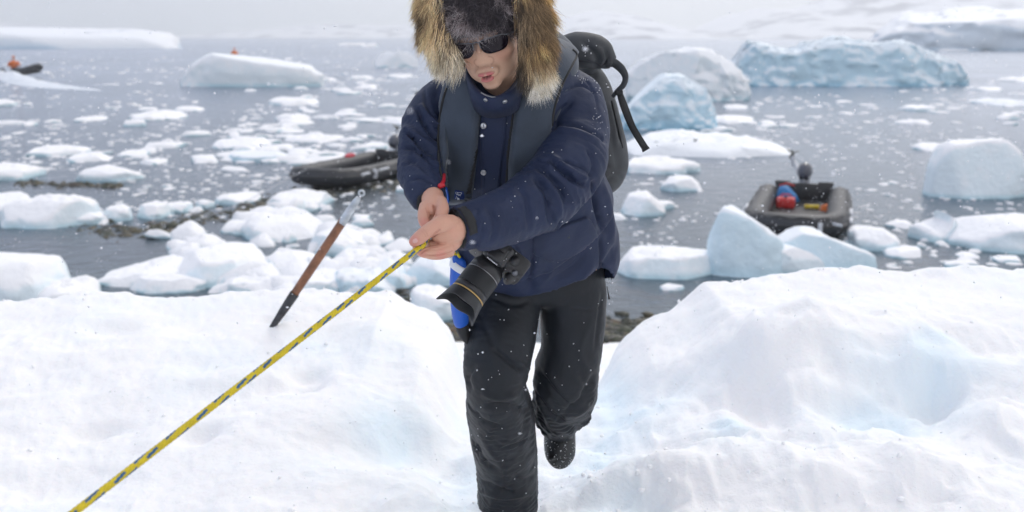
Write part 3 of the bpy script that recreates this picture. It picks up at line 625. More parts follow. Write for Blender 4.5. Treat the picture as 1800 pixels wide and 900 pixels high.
def hump(cx, cy, rx, ry, h, rot=0.0, pw=1.0):
    c, s_ = math.cos(rot), math.sin(rot); dx, dy = x - cx, y - cy; u = (dx * c + dy * s_) / rx; v = (-dx * s_ + dy * c) / ry
    return h * np.exp(-(u * u + v * v) ** pw)
def gp(px, py, zz): w = W(px, py, zz); return w[0], w[1]
fe = 1 - sst(4.5, 5.0, y)
for (px, py, zz, rx, ry, h, rot, pw) in [
   (1245, 835, 2.2, .30, .16, .13, .2, 1.6), (1060, 850, 2.15, .22, .12, .08, -.3, 1.5), (1480, 820, 2.3, .32, .16, .10, .1, 1.5), (1700, 850, 2.3, .25, .2, .08, 0, 1.3),
   (1390, 640, 2.35, .30, .28, .14, .5, 1.6), (1330, 700, 2.3, .10, .22, -.10, .2, 1.2), (1275, 752, 2.3, .07, .08, -.12, 0, 1.2),
   (1600, 715, 2.3, .34, .20, -.13, .15, 1.8), (1500, 640, 2.4, .5, .10, -.06, .1, 1.3), (1640, 675, 2.35, .10, .10, -.10, .3, 1.3), (1700, 640, 2.4, .3, .1, .06, 0, 1.2), (1760, 720, 2.35, .14, .22, .08, 0, 1.4),
   (540, 650, 2.35, .09, .10, -.09, .2, 1.4), (545, 672, 2.3, .12, .05, .04, 0, 1.2), (740, 770, 2.2, .12, .16, -.10, 0, 1.3), (350, 790, 2.2, .08, .07, -.06, 0, 1.3), (175, 770, 2.2, .09, .06, -.05, 0, 1.3), (200, 600, 2.3, .12, .08, -.04, 0, 1.3),
   (620, 800, 2.2, .2, .12, -.05, .4, 1.3), (80, 850, 2.2, .25, .12, -.05, 0, 1.2), (420, 690, 2.25, .3, .09, .04, 0, 1.3), (760, 690, 2.2, .12, .2, .05, .3, 1.4), (690, 620, 2.3, .2, .2, .05, 0, 1.3),
   (480, 572, 2.35, .07, .05, -.05, 0, 1.2), (1150, 640, 2.3, .10, .2, -.05, .4, 1.3), (1100, 720, 2.2, .12, .15, .05, 0, 1.3), (905, 905, 2.13, .2, .14, -.05, 0, 1.5), (990, 845, 2.15, .2, .08, -.04, .2, 1.3), (1540, 560, 2.5, .5, .3, .04, 0, 1.2)]:
    cx, cy = gp(px, py, zz); z = z + hump(cx, cy, rx, ry, h, rot, pw) * fe
rough = .35 + .65 * np.clip(fbm(p2 * .8 + 31, 2) + .5, 0, 1)
walls = (1 - sst(.0, .35, np.abs(x - gr) - .1)) + .5 * (1 - sst(0, .3, np.abs(x - gl)))
lump = np.clip(rough * .6 + walls * .5 + sst(.3, .9, x) * .3, 0, 1.4) * (.22 + .78 * sst(.15, 1.1, yc - y))
z = z + (.045 * fbm(p2 * 2.6, 3) + .046 * ridge(p2 * 4.1 + .7 * fbm(p2 * 3, 2)[:, None], 3) * lump + .016 * fbm(p2 * 11, 3) * lump + .006 * fbm(p2 * 34, 3)) * np.clip(1.3 - y / 12, .3, 1)
edge = 1 - sst(.0, .25, np.abs(y - yc)); z = z + edge * .012 * fbm(p2 * 17, 2)
xx = x + .03 * fbm(p2 * 5 + 40, 3) * lump; y2 = y + .04 * fbm(p2 * 5 + 80, 3) * lump
idx = np.arange(NR * NS).reshape(NR, NS)
Fg = np.stack([idx[:-1, :-1], idx[:-1, 1:], idx[1:, 1:], idx[1:, :-1]], -1).reshape(-1, 4)
GV = np.stack([xx, y2, z], 1)
blue_shade = .9 * (1 - sst(.0, .22, np.abs(x - gr - .10))) * sst(5.2, 4.4, y) + .6 * (1 - sst(0, .15, np.abs(x - gl)))  # blue shade of gully walls and hollows, painted into the snow colour
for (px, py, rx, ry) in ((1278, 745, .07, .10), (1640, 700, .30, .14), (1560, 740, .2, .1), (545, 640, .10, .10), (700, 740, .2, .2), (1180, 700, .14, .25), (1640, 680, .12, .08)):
    cx, cy = gp(px, py, 2.25); blue_shade = blue_shade + np.exp(-(((x - cx) / rx) ** 2 + ((y - cy) / ry) ** 2))
blue_shade = np.clip(blue_shade * (.8 + .8 * fbm(p2 * 4, 3)), 0, 1) * (y < 5.2)
mk('snow_ground', GV, Fg, M_SNOW, None, True, np.repeat(blue_shade[:, None], 3, 1), kind='structure')
M_CRUMB = mat('snow_crumb', (.93, .93, .94), .9)
# clods and crumbs lying on the snow
rs = np.random.RandomState(12); nC = 800; ii = np.where((GV[:, 1] > 2.2) & (GV[:, 1] < 5.15) & (np.abs(GV[:, 0]) < 3))[0]; wgt = .12 + walls[ii] * 1.0 + .9 * (1 - sst(0, .25, np.abs(y[ii] - yc[ii]))) + .5 * lump[ii] * (fbm(p2[ii] * 1.7, 2) > .15); ii = rs.choice(ii, nC, p=wgt / wgt.sum())
bm = bmesh.new(); bmesh.ops.create_icosphere(bm, subdivisions=1, radius=1); cV = np.array([v.co[:] for v in bm.verts]); cF = np.array([[v.index for v in f.verts] for f in bm.faces]); bm.free()
sz = .0025 + .010 * rs.rand(nC) ** 4; Vc_ = cV[None] * (1 + .22 * rs.randn(nC, len(cV), 1)) * (sz[:, None] * rs.uniform(.7, 1.3, (nC, 3)))[:, None] + GV[ii][:, None] + np.stack([0 * sz, 0 * sz, sz * .2], 1)[:, None]
mk('snow_crumbs', Vc_.reshape(-1, 3), (cF[None] + (np.arange(nC) * len(cV))[:, None, None]).reshape(-1, 3), M_CRUMB, label='small crumbs and clods of snow lying on the bank', kind='stuff')
def gz(xq, yq):
    i = np.argmin((GV[:, 0] - xq) ** 2 + (GV[:, 1] - yq) ** 2); return GV[i, 2]

# ------------------------------------------------------------------ mountains far behind
M_MT = mat('mountain_snow', (.70, .73, .78), .9, attr=True)
def mountain(name, pts, y0, depth, seed, label):
    "ridge line given by (px, py) at distance y0"
    nx, ny = 260, 40; pts = np.array(pts, float); px = np.linspace(pts[0, 0], pts[-1, 0], nx); top = np.interp(px, pts[:, 0], pts[:, 1])
    V = []
    for j in range(ny):
        v = j / (ny - 1); yy_ = y0 + depth * v
        for i in range(nx):
            hz = P(px[i], top[i], y0 + depth)[2]; V.append((P(px[i], 62, y0 + depth * .5)[0], yy_, hz * (v ** .8) - 6 * (1 - v)))
    V = np.array(V); q = V / depth * 3
    V[:, 2] += ridge(q * [1, 1, .2] + seed, 4) * V[:, 2].clip(0) * .28 * np.linspace(1, .2, ny).repeat(nx)
    idx = np.arange(ny * nx).reshape(ny, nx); Fq = np.stack([idx[:-1, :-1], idx[:-1, 1:], idx[1:, 1:], idx[1:, :-1]], -1).reshape(-1, 4)
    rk = sst(.05, .5, fbm(q * [6, 3, 3] + seed + 3, 4))[:, None]; cols = np.array([.80, .82, .87]) * (1 - rk * .75) + np.array([.12, .14, .20]) * rk * .75
    mk(name, V, Fq, M_MT, None, True, cols, kind='structure', label=label)
mountain('mountain', [(250, 62), (400, 52), (520, 42), (640, 44), (760, 38), (900, 30), (1000, 46), (1040, 62)], 1500, 500, 2.0, 'faint low snowy hills in the haze')
mountain('mountain', [(950, 62), (1020, 30), (1080, 18), (1180, 30), (1230, 50), (1290, 52), (1350, 30), (1420, 14), (1500, 16), (1600, -10), (1700, -60), (1850, -120), (2100, -160), (2500, -120)], 1000, 600, 5.0, 'snowy mountain side fading upwards on the right')
mountain('mountain', [(-900, 10), (-500, 20), (-100, 40), (100, 54), (200, 62)], 1900, 500, 8.0, 'faint hills left of the tabular iceberg')

# ------------------------------------------------------------------ haze
mh = bpy.data.materials.new('haze_air'); mh.use_nodes = True; t = mh.node_tree; t.nodes.clear()
out = N(t, 'ShaderNodeOutputMaterial'); pv = N(t, 'ShaderNodeVolumePrincipled'); pv.inputs['Density'].default_value = .0007; pv.inputs['Color'].default_value = (.985, .99, 1, 1); pv.inputs['Anisotropy'].default_value = .6
L(t, pv.outputs[0], out.inputs['Volume'])
hz = MB().box((0, 3000, 149), (16000, 12400, 314)).build('haze', mh, None, False, kind='stuff', label='pale snowy air that fades the far bergs and mountains')
# ------------------------------------------------------------------ the man
WC = True
M_NAVY = mat('navy_cloth', (.013, .022, .058), .6, bump=((60, .18, .006), (420, .25, .0015)), var=.12, vscale=9, sheen=.03, spec=.3)
M_SLATE = mat('slate_cloth', (.040, .054, .078), .7, bump=((45, .2, .006), (500, .2, .001)), var=.2, vscale=14, sheen=.2, spec=.3)
M_PANT = mat('black_shell_cloth', (.0085, .0115, .0165), .5, bump=((50, .2, .006), (500, .2, .001)), var=.2, vscale=9, sheen=.04, spec=.3)
M_BLACK = mat('black_webbing', (.012, .013, .015), .7, bump=((600, .4, .001),))
M_BOOT = mat('black_rubber', (.012, .014, .016), .45, var=.3, vscale=20, bump=((90, .3, .003),))
M_SKIN = mat('skin', (.60, .36, .26), .48, attr=True, sss=.05, sscale=.008, bump=((300, .12, .001),), spec=.22)
M_METAL = mat('brushed_metal', (.55, .56, .58), .35, metal=1.0)
M_GUN = mat('gunmetal', (.16, .17, .19), .35, metal=.8)
M_LENS = mat('dark_lens', (.010, .007, .012), .12, spec=.25)
M_FUR = mat('fur', (.5, .4, .3), .7, attr=True, spec=.25)
M_RED = mat('red_plastic', (.50, .015, .03), .35)
M_BLUEP = mat('blue_fabric', (.012, .10, .50), .5, bump=((300, .2, .001),))
M_WHITEP = mat('white_print', (.75, .77, .8), .6)
M_PATCH = mat('blue_patch', (.012, .035, .16), .7)
M_FLAKE = mat('snowflake', (.92, .93, .96), .8)
t = M_FLAKE.node_tree; o_f = [n for n in t.nodes if n.type == 'OUTPUT_MATERIAL'][0]; x_f = N(t, 'ShaderNodeMixShader'); x_f.inputs[0].default_value = .45; l_f = N(t, 'ShaderNodeBsdfTranslucent'); l_f.inputs['Color'].default_value = (.95, .96, 1, 1); L(t, t.nodes['Principled BSDF'].outputs[0], x_f.inputs[1]); L(t, l_f.outputs[0], x_f.inputs[2]); L(t, x_f.outputs[0], o_f.inputs['Surface'])
person = empty('person', P(890, 900, 3.05), 'man in navy parka and fur ruffed hood climbing the snow, gripping the rope', 'person')

def limb(V, keys, n=60):
    C = cr_interp(keys, n); Q = np.array([P(*c[:3]) for c in C]); ds = np.r_[0, np.cumsum(np.linalg.norm(np.diff(Q, axis=0), axis=1))]
    out_d = np.full(len(V), 1e9); t = np.zeros(len(V)); rad = np.zeros_like(V)
    for i in range(n):
        r = V - Q[i]; d = np.linalg.norm(r, axis=1); k = d < out_d; out_d[k] = d[k]; t[k] = ds[i]; rad[k] = r[k]
    return t, rad / (out_d[:, None] + 1e-9), out_d, ds[-1]
def folds(V, Fq, keys, amp, freq, rr, prof, seed, dirk=1.3, skew=.0):
    "cloth gathers running across a limb"
    t, rad, d, Lg = limb(V, keys); Nn = normals(V, Fq); r_ = np.mean([k[3] * SCL(*k[:3]) for k in keys]) * rr
    w = sst(r_ * 1.35, r_ * .95, d) * np.interp(t / Lg, [p[0] for p in prof], [p[1] for p in prof])
    q = np.stack([t * freq + skew * rad[:, 0] + .6 * fbm(V * 9 + seed, 2), rad[:, 0] * dirk, rad[:, 1] * dirk + rad[:, 2] * dirk], 1)
    f = ridge(q, 2, .5, seed) + .35 * ridge(q * [1.9, 1.2, 1.2] + 7, 2, .5, seed + 3)
    return V + Nn * (amp * w * f)[:, None]

TORSO = [(893, 95, 2.66, 70, .8), (896, 120, 2.63, 104, .85), (897, 150, 2.60, 124, .80), (897, 195, 2.59, 133, .76), (900, 260, 2.62, 139, .76), (915, 330, 2.68, 148, .72), (930, 380, 2.73, 152, .66), (946, 410, 2.78, 145, .66), (966, 438, 2.80, 128, .66), (974, 453, 2.82, 118, .68), (974, 458, 2.82, 106, .68)]
SL_L = [(960, 160, 2.62, 46), (1000, 176, 2.60, 54), (1009, 208, 2.57, 61), (1008, 250, 2.53, 62), (996, 302, 2.44, 62), (948, 350, 2.38, 56), (886, 381, 2.31, 48), (830, 396, 2.26, 42), (804, 402, 2.24, 41)]
SL_R = [(808, 165, 2.62, 36), (777, 180, 2.60, 41), (752, 212, 2.56, 42), (742, 255, 2.50, 38), (741, 300, 2.43, 36), (746, 332, 2.355, 33), (756, 354, 2.315, 29)]
J = MB(); J.add(*ptube(TORSO, 60, 48, up=(0, -1, 0))); J.add(*ptube(SL_L, 60, 36)); J.add(*ptube(SL_R, 50, 36))
JB = MB(); JB.add(*ptube(TORSO, 60, 48, up=(0, -1, 0))); torso_bvh = mesh_bvh((np.vstack(JB.V), JB.F))
V, Fq, E = remesh(J, .005, 5)
V = folds(V, Fq, SL_L, .010, 15, 1.0, [(0, .3), (.25, .7), (.42, 1.2), (.6, 1.0), (.72, .4), (.9, .25), (1, .1)], 2, 1.0, .8)
V = folds(V, Fq, SL_R, .010, 17, 1.0, [(0, .2), (.3, .8), (.55, 1.3), (.8, 1.0), (1, .4)], 5, 1.0, -.8)
X, Y = proj(V); lowm = sst(330, 400, Y) * sst(512, 485, Y) * (X > 840); Nn = normals(V, Fq)
q = V @ np.array([[7, 0, 1.5], [0, 4, 0], [-2.5, 0, 2.6]]); V = V + Nn * (.010 * lowm * ridge(q, 3, .55, 4.0))[:, None]
V = V + Nn * (.0035 * fbm(V * 16, 3))[:, None]
ST = [  # picture-px curves: (points, width px, metres)
 ([(1005, 178), (985, 200), (972, 230)], 4, -.008), ([(975, 218), (1015, 222), (1055, 240), (1068, 252)], 3.5, -.010), ([(975, 226), (1015, 232), (1058, 250)], 5, .006),
 ([(945, 282), (990, 284), (1025, 296), (1054, 318)], 2.0, -.005), ([(965, 278), (1000, 310), (1035, 330)], 4, -.012), ([(968, 272), (1004, 300), (1040, 318)], 4, .007), ([(940, 290), (975, 320), (1000, 360)], 5, -.009),
 ([(935, 305), (960, 340), (968, 395)], 5, -.009), ([(948, 300), (978, 345), (985, 385)], 5, .007), ([(905, 325), (925, 350), (930, 405)], 5, -.005), ([(1030, 255), (1045, 290), (1030, 330)], 5, -.006),
 ([(1020, 125), (1045, 165), (1052, 200)], 2, -.003), ([(985, 165), (1020, 150), (1050, 165)], 2, -.0035), ([(855, 360), (870, 395), (862, 430)], 4, -.004), ([(838, 366), (848, 400), (840, 432)], 3, -.003),
 ([(733, 188), (745, 215), (765, 240), (785, 250)], 4, -.012), ([(738, 182), (755, 205), (778, 228)], 4, .006), ([(712, 228), (735, 250), (765, 275)], 4, -.011), ([(708, 222), (735, 240), (768, 262)], 4, .006),
 ([(706, 258), (730, 262), (765, 290)], 3.5, -.008), ([(708, 290), (730, 285), (760, 310)], 3, -.005), ([(716, 318), (740, 312), (768, 325)], 3, -.005), ([(745, 150), (750, 185), (770, 215)], 3, -.004), ([(752, 328), (756, 345)], 2, -.003),
 ([(1045, 315), (1050, 360), (1062, 410)], 5, -.016), ([(1060, 320), (1072, 370), (1078, 430)], 5, .006), ([(1055, 415), (1058, 450), (1057, 500)], 3, -.008), ([(1085, 430), (1070, 455), (1040, 500)], 5, -.007),
 ([(938, 445), (935, 480), (928, 520)], 4, -.010), ([(1030, 440), (1010, 470), (960, 500)], 7, -.006), ([(1046, 460), (1020, 492), (985, 508)], 6, .005), ([(975, 462), (960, 490), (940, 505)], 6, .004), ([(900, 430), (915, 460), (930, 500)], 6, -.008)]
V = strokes(V, Fq, [(a, b, c * 1.5) for a, b, c in ST])
X, Y = proj(V); VL = lap(V, E, 14); wS = sst(488, 500, Y)[:, None] * (V[:, 1] > 2.4)[:, None]; V = V * (1 - wS) + VL * wS
jacket = mk('parka', V, Fq, M_NAVY, person)
jb = mesh_bvh((V, Fq)); V0j, F0j = V.copy(), Fq.copy()
def on(bvh, px, py, off=0.0):
    h_ = hit(bvh, px, py)
    if not h_: return None
    d = np.array(Vector(ray(px, py)).normalized()[:]); return np.array(h_[0][:]) - d * off
def stube(name, pts, r, bvh, off, mt, parent, n=40, k=8, squash=None, **t):
    Q = [on(bvh, x, y, off) for x, y in cr_interp(pts, n)]; Q = np.array([q for q in Q if q is not None])
    if len(Q) > 8: Q = lap(Q, np.stack([np.arange(len(Q) - 1), np.arange(1, len(Q))], 1), 3)
    Vv, Fv = tubeVF(Q, r, k, True, squash); return mk(name, Vv, Fv, mt, parent, **t)
def disc(name, px, py, r, bvh, mt, parent, off=.001, th=.002):
    h_ = hit(bvh, px, py)
    if not h_: return None
    n_ = h_[1]; n_ = n_ if n_.dot(Vector(ray(px, py))) < 0 else -n_; c = h_[0] + n_ * off
    m_ = MB(); m_.tube([np.array(c + n_ * z) for z in (-.002, th * .6, th, th * .7)], [r, r, r * .8, r * .55], 16); return m_.build(name, mt, parent)

# neck lump that carries the vest's right panel and its collar
VC = [(962, 62, 2.72, 22, .7), (985, 88, 2.66, 28, .7), (985, 118, 2.58, 33, .7), (968, 155, 2.52, 34, .7), (945, 200, 2.49, 36, .6)]
m_ = MB(); m_.add(*ptube(VC, 30, 24)); Vc, Fc_, _ = remesh(m_, .006, 3); vest_t = mesh_bvh((np.vstack(JB.V), JB.F), (Vc, Fc_))
vest = mk('life_vest', Vc, Fc_, M_SLATE, person)
bv0 = mesh_bvh((V0j, F0j))
vr = panel('vest_panel', [(915, 165), (905, 195), (898, 240), (893, 290), (892, 340), (925, 322), (955, 290), (967, 240), (974, 195), (989, 150), (1008, 112), (1015, 95), (1006, 84), (985, 72), (972, 72), (955, 110), (935, 150)], vest_t, .018, 11, M_SLATE, vest, smooth=14, off=.004)
vl = panel('vest_panel', [(795, 135), (784, 152), (776, 180), (770, 215), (768, 255), (771, 295), (779, 330), (788, 358), (822, 362), (831, 345), (837, 300), (842, 240), (847, 195), (845, 165), (832, 140)], bv0, .020, 12, M_SLATE, vest, smooth=40, off=.008)
def bv(*obs):
    L_ = []
    for o in obs: L_.append(([v.co[:] for v in o.data.vertices], [tuple(p.vertices) for p in o.data.polygons]))
    return mesh_bvh(*L_)
allb = bv(jacket, vest, vr, vl)
stube('zip_piping', [(786, 152), (778, 178), (772, 215), (770, 255), (773, 295), (781, 330)], .0032, allb, .001, M_BLACK, vest)
stube('zip_piping', [(1005, 86), (1014, 96), (1006, 114), (989, 148), (975, 188), (970, 225)], .0034, allb, .001, M_BLACK, vest)
panel('strap_and_gap_shade', [(833, 262), (841, 262), (829, 340), (817, 346)], allb, .002, 1, M_BLACK, vest, curve=True, dlim=(2.38, 3))
panel('strap_and_gap_shade', [(906, 186), (900, 186), (889, 270), (886, 350), (893, 350), (897, 270)], bv(jacket), .002, 1, M_BLACK, vest, dlim=(2.40, 3))  # dark strip painted in for the shadow gap along the panel's zipped edge
pt = panel('logo_patch', [(799, 332), (817, 335), (816, 354), (797, 351)], allb, .0018, 1, M_PATCH, vest)
pb = bv(pt)
for pts in ([(801, 335), (805, 340), (808, 338), (814, 339), (808, 343), (803, 345)], [(800, 336), (803, 343), (806, 341), (811, 346)], [(803, 344), (801, 350)], [(805, 338), (804, 342)]):
    stube('bird_emblem', pts, .0006, pb, .0012, M_WHITEP, pt, n=12, k=5)
fx = Vector((1, 0, 0)); 
def text_at(s, px, py, bvh, size, rot, mt, parent, off=.0022, name='lettering', ext=.0004):
    h_ = hit(bvh, px, py); n_ = h_[1]; n_ = n_ if n_.dot(Vector(ray(px, py))) < 0 else -n_
    right = Vector((math.cos(rot), 0, math.sin(rot))); right = (right - n_ * right.dot(n_)).normalized(); up = n_.cross(right)
    M = Matrix.Translation(h_[0] + n_ * off) @ Matrix((right, up, n_)).transposed().to_4x4(); return text(name, s, size, M, mt, parent, ext)
text_at('ISP', 807, 350, pb, .009, 0, M_WHITEP, pt)
m_ = MB(); q = [on(allb, x, y, .012) for x, y in ((781, 307), (780, 318), (776, 326), (773, 328))]; m_.tube(q, [.004, .0045, .006, .005], 10); m_.ell(on(allb, 776, 326, .014), (.009, .005, .006)); m_.build('pull_toggle', M_RED, vest)
stube('inflator_tube', [(783, 328), (787, 342), (788, 356), (786, 368)], .0032, allb, .002, M_BLUEP, vest, n=14)
# front placket, collar, snaps, pocket, cuffs
pk = panel('placket', [(846, 186), (893, 180), (890, 240), (882, 300), (879, 350), (847, 368), (845, 300), (843, 240)], bv(jacket), .007, 3, M_NAVY, person, smooth=12, dlim=(2.40, 3.0))
cA = [P(818, 122, 2.50), P(830, 148, 2.41), P(848, 166, 2.365), P(872, 172, 2.35), P(894, 160, 2.37), P(912, 138, 2.43), P(922, 118, 2.52)]
cB = [P(820, 165, 2.50), P(834, 188, 2.44), P(852, 202, 2.415), P(876, 204, 2.41), P(902, 196, 2.415), P(920, 176, 2.46), P(930, 150, 2.53)]
cl = ribbon('collar', cA, cB, .012, M_NAVY, person)
cA2 = [P(835, 138, 2.47), P(848, 155, 2.415), P(868, 163, 2.385), P(888, 152, 2.41), P(902, 130, 2.47)]
cb = bv(jacket, cl, pk)
m_ = MB()
for i in range(13):
    x = 846 + i * 2.0; y = 158 + 8 * math.sin((i + 1) / 8) * 1.1; q = P(x, y + 4, 2.352); m_.box(q, (.0016, .002, .003))
m_.build('zip_teeth', M_METAL, cl)
for (x, y, r) in ((850, 221, .0078), (850, 303, .0072), (854, 175, .005), (887, 178, .0058)):
    d_ = disc('snap_button', x, y, r, cb, M_METAL, person, .001, .003)
stube('seam', [(886, 190), (884, 240), (877, 300), (873, 340)], .0009, bv(pk), .0002, M_NAVY, pk)
stube('seam', [(850, 190), (849, 240), (850, 300), (852, 345)], .0009, bv(pk), .0002, M_NAVY, pk)
panel('pocket_flap', [(936, 410), (1030, 380), (1040, 388), (1052, 414), (1025, 440), (998, 455), (966, 461), (937, 447)], bv(jacket), .009, 4, M_NAVY, person, dlim=(2.5, 3.0), smooth=4)
pkt = panel('hip_strap', [(987, 380), (1001, 378), (1002, 420), (989, 421)], bv(jacket), .006, 1.5, mat('grey_webbing', (.035, .04, .048), .7, bump=((500, .4, .001),)), person, dlim=(2.57, 3.0), smooth=30)
panel('cuff_strap', [(802, 364), (818, 361), (831, 373), (838, 388), (841, 410), (825, 416), (821, 397), (812, 379)], bv(jacket), .0035, 1.2, M_BLACK, person, smooth=2)
panel('cuff_strap', [(732, 346), (745, 335), (753, 334), (754, 345), (742, 355), (738, 378), (731, 366)], bv(jacket), .0035, 1.2, M_BLACK, person, smooth=2)
# dark inner cuffs
for K in (SL_L, SL_R):
    a, b = K[-2], K[-1]; m_ = MB(); c0 = P(*a[:3]); c1 = P(*b[:3]); d = (c1 - c0) / np.linalg.norm(c1 - c0); r = b[3] * SCL(*b[:3])
    m_.tube([c1 - d * .012, c1 + d * .0005, c1 + d * .002, c1 - d * .001], [r * .86, r * .86, r * .8, r * .7], 28, cap=True); m_.build('inner_cuff', M_BLACK, person)

# trousers
LG_F = [(897, 470, 2.86, 58), (892, 510, 2.83, 61), (884, 570, 2.78, 62), (875, 625, 2.73, 60), (872, 672, 2.73, 53), (877, 710, 2.79, 55), (884, 760, 2.87, 56), (890, 815, 2.96, 53), (893, 860, 3.01, 51), (891, 884, 3.04, 50), (890, 890, 3.04, 46)]
LG_B = [(1000, 470, 2.90, 58), (1006, 510, 2.88, 60), (1007, 560, 2.86, 57), (1004, 610, 2.85, 54), (995, 655, 2.86, 56), (991, 690, 2.91, 53), (988, 720, 3.0, 45), (984, 742, 3.07, 34), (983, 752, 3.1, 29)]
T = MB(); T.add(*ptube(LG_F, 60, 32)); T.add(*ptube(LG_B, 60, 32)); T.add(*ptube([(955, 440, 2.88, 100, .75), (955, 480, 2.88, 108, .72), (952, 510, 2.87, 104, .66), (950, 530, 2.87, 70, .6)], 20, 32, up=(0, -1, 0)))
V, Fq, E = remesh(T, .0052, 5)
V = folds(V, Fq, LG_F, .008, 8, 1.0, [(0, .1), (.35, .5), (.48, 1.2), (.6, .9), (.8, .7), (.93, 1.3), (1, 1.3)], 11, .9, .9)
V = folds(V, Fq, LG_B, .010, 10, 1.0, [(0, .1), (.4, .4), (.6, 1.3), (.8, 1.6), (1, .8)], 14, .9, -.9)
V = V + normals(V, Fq) * (.003 * fbm(V * 14, 3))[:, None]
V = strokes(V, Fq, [
 ([(835, 545), (860, 590), (880, 640)], 6, -.006), ([(868, 610), (900, 640), (925, 655)], 5, -.012), ([(905, 630), (925, 645), (934, 650)], 3, .006), ([(838, 640), (822, 665), (830, 690)], 4, -.008),
 ([(845, 690), (880, 700), (915, 692)], 6, .008), ([(850, 712), (890, 712), (930, 722)], 5, -.009), ([(832, 720), (850, 740), (885, 752)], 4, -.007), ([(878, 790), (915, 778), (938, 765)], 2, -.005), ([(888, 790), (886, 830), (888, 876)], 1.8, -.005),
 ([(830, 770), (850, 810), (880, 830)], 5, -.009), ([(842, 760), (862, 795), (880, 812)], 5, .005), ([(845, 845), (880, 862), (905, 868)], 5, -.010), ([(840, 862), (885, 874), (940, 866)], 4, .008), ([(900, 835), (920, 845), (940, 835)], 5, -.006),
 ([(1040, 560), (1020, 620), (1040, 660)], 6, .004), ([(945, 650), (975, 690), (1010, 720)], 4, -.010), ([(938, 672), (970, 712), (1005, 735)], 4, .008), ([(942, 690), (965, 725), (995, 742)], 3, -.009), ([(1045, 655), (1025, 700), (980, 735)], 5, -.010), ([(1048, 672), (1035, 712), (1005, 735)], 4, .008), ([(1015, 650), (1030, 680), (1020, 700)], 5, -.006),
 ([(860, 520), (900, 535), (930, 530)], 5, -.005), ([(1000, 540), (1030, 545), (1060, 540)], 2, -.004), ([(1060, 510), (1052, 560), (1045, 620)], 3, -.004)])
trousers = mk('trousers', V, Fq, M_PANT, person)
tb = bv(trousers)
m_ = MB(); m_.tube([P(946, 522, 2.80), P(944, 540, 2.80), P(949, 562, 2.80), P(948, 590, 2.80)], [.003, .005, .004, .002], 8, squash=.4); m_.build('reflective_piping', mat('pale_piping', (.5, .51, .5), .4), trousers)
m_ = MB(); m_.tube([P(1067, 503, 2.86), P(1069, 514, 2.85), P(1071, 526, 2.85)], [.0015, .0015, .003], 6); m_.build('drawcord', M_BLACK, jacket)
# boots
B1 = MB(); B1.add(*ptube([(888, 860, 3.05, 30), (888, 893, 3.06, 33), (888, 915, 3.07, 34)], 12, 24))
B1.add(*ptube([(889, 905, 3.10, 27), (885, 930, 3.02, 29), (878, 965, 2.93, 29), (872, 990, 2.87, 24)], 14, 24, squash=.7)); V, Fq, E = remesh(B1, .005, 3); mk('boot', V, Fq, M_BOOT, person)
B2 = MB(); B2.add(*ptube([(985, 735, 3.12, 28), (984, 760, 3.10, 32), (984, 782, 3.07, 33), (985, 800, 3.05, 31), (986, 811, 3.04, 25), (987, 817, 3.03, 13)], 24, 28, squash=.85)); B2.add(*ptube([(984, 765, 3.13, 24), (984, 770, 3.17, 22), (984, 774, 3.21, 16)], 8, 20))
V, Fq, E = remesh(B2, .004, 3); bt = mk('boot', V, Fq, M_BOOT, person); btb = mesh_bvh((V, Fq))
rs = np.random.RandomState(8)
def specks(name, bvh, n, box, parent, rmin=.0012, rmax=.0032, cond=None):
    m_ = MB(); c = 0; it = 0
    while c < n and it < n * 20:
        it += 1; px = rs.uniform(box[0], box[2]); py = rs.uniform(box[1], box[3])
        if cond and not cond(px, py): continue
        h_ = hit(bvh, px, py)
        if not h_: continue
        r = rs.uniform(rmin, rmax) * (1.8 if rs.rand() < .08 else 1); R3 = Matrix.Rotation(rs.rand() * 6, 3, 'Y') @ Matrix.Rotation(rs.rand() * 3, 3, 'X'); m_.ell(np.array(h_[0][:]), (r, r * .7, r * rs.uniform(.6, 1.6)), 6, 4, R3); c += 1
    return m_.build(name, M_FLAKE, parent, kind='stuff')
specks('snow_specks', btb, 90, (950, 752, 1020, 824), bt, .0008, .0020, lambda x, y: rs.rand() < (abs(x - 984) / 30) ** 1.5 + max(0, (y - 795) / 30) + .15)
specks('snow_specks', tb, 45, (815, 520, 1065, 880), trousers, .001, .0026)
specks('snow_specks', jb, 80, (705, 130, 1088, 520), jacket, .0007, .0017)
specks('snow_specks', jb, 45, (1010, 125, 1070, 240), jacket, .0006, .0014, lambda x, y: x > 1040 - (y < 150) * 25)

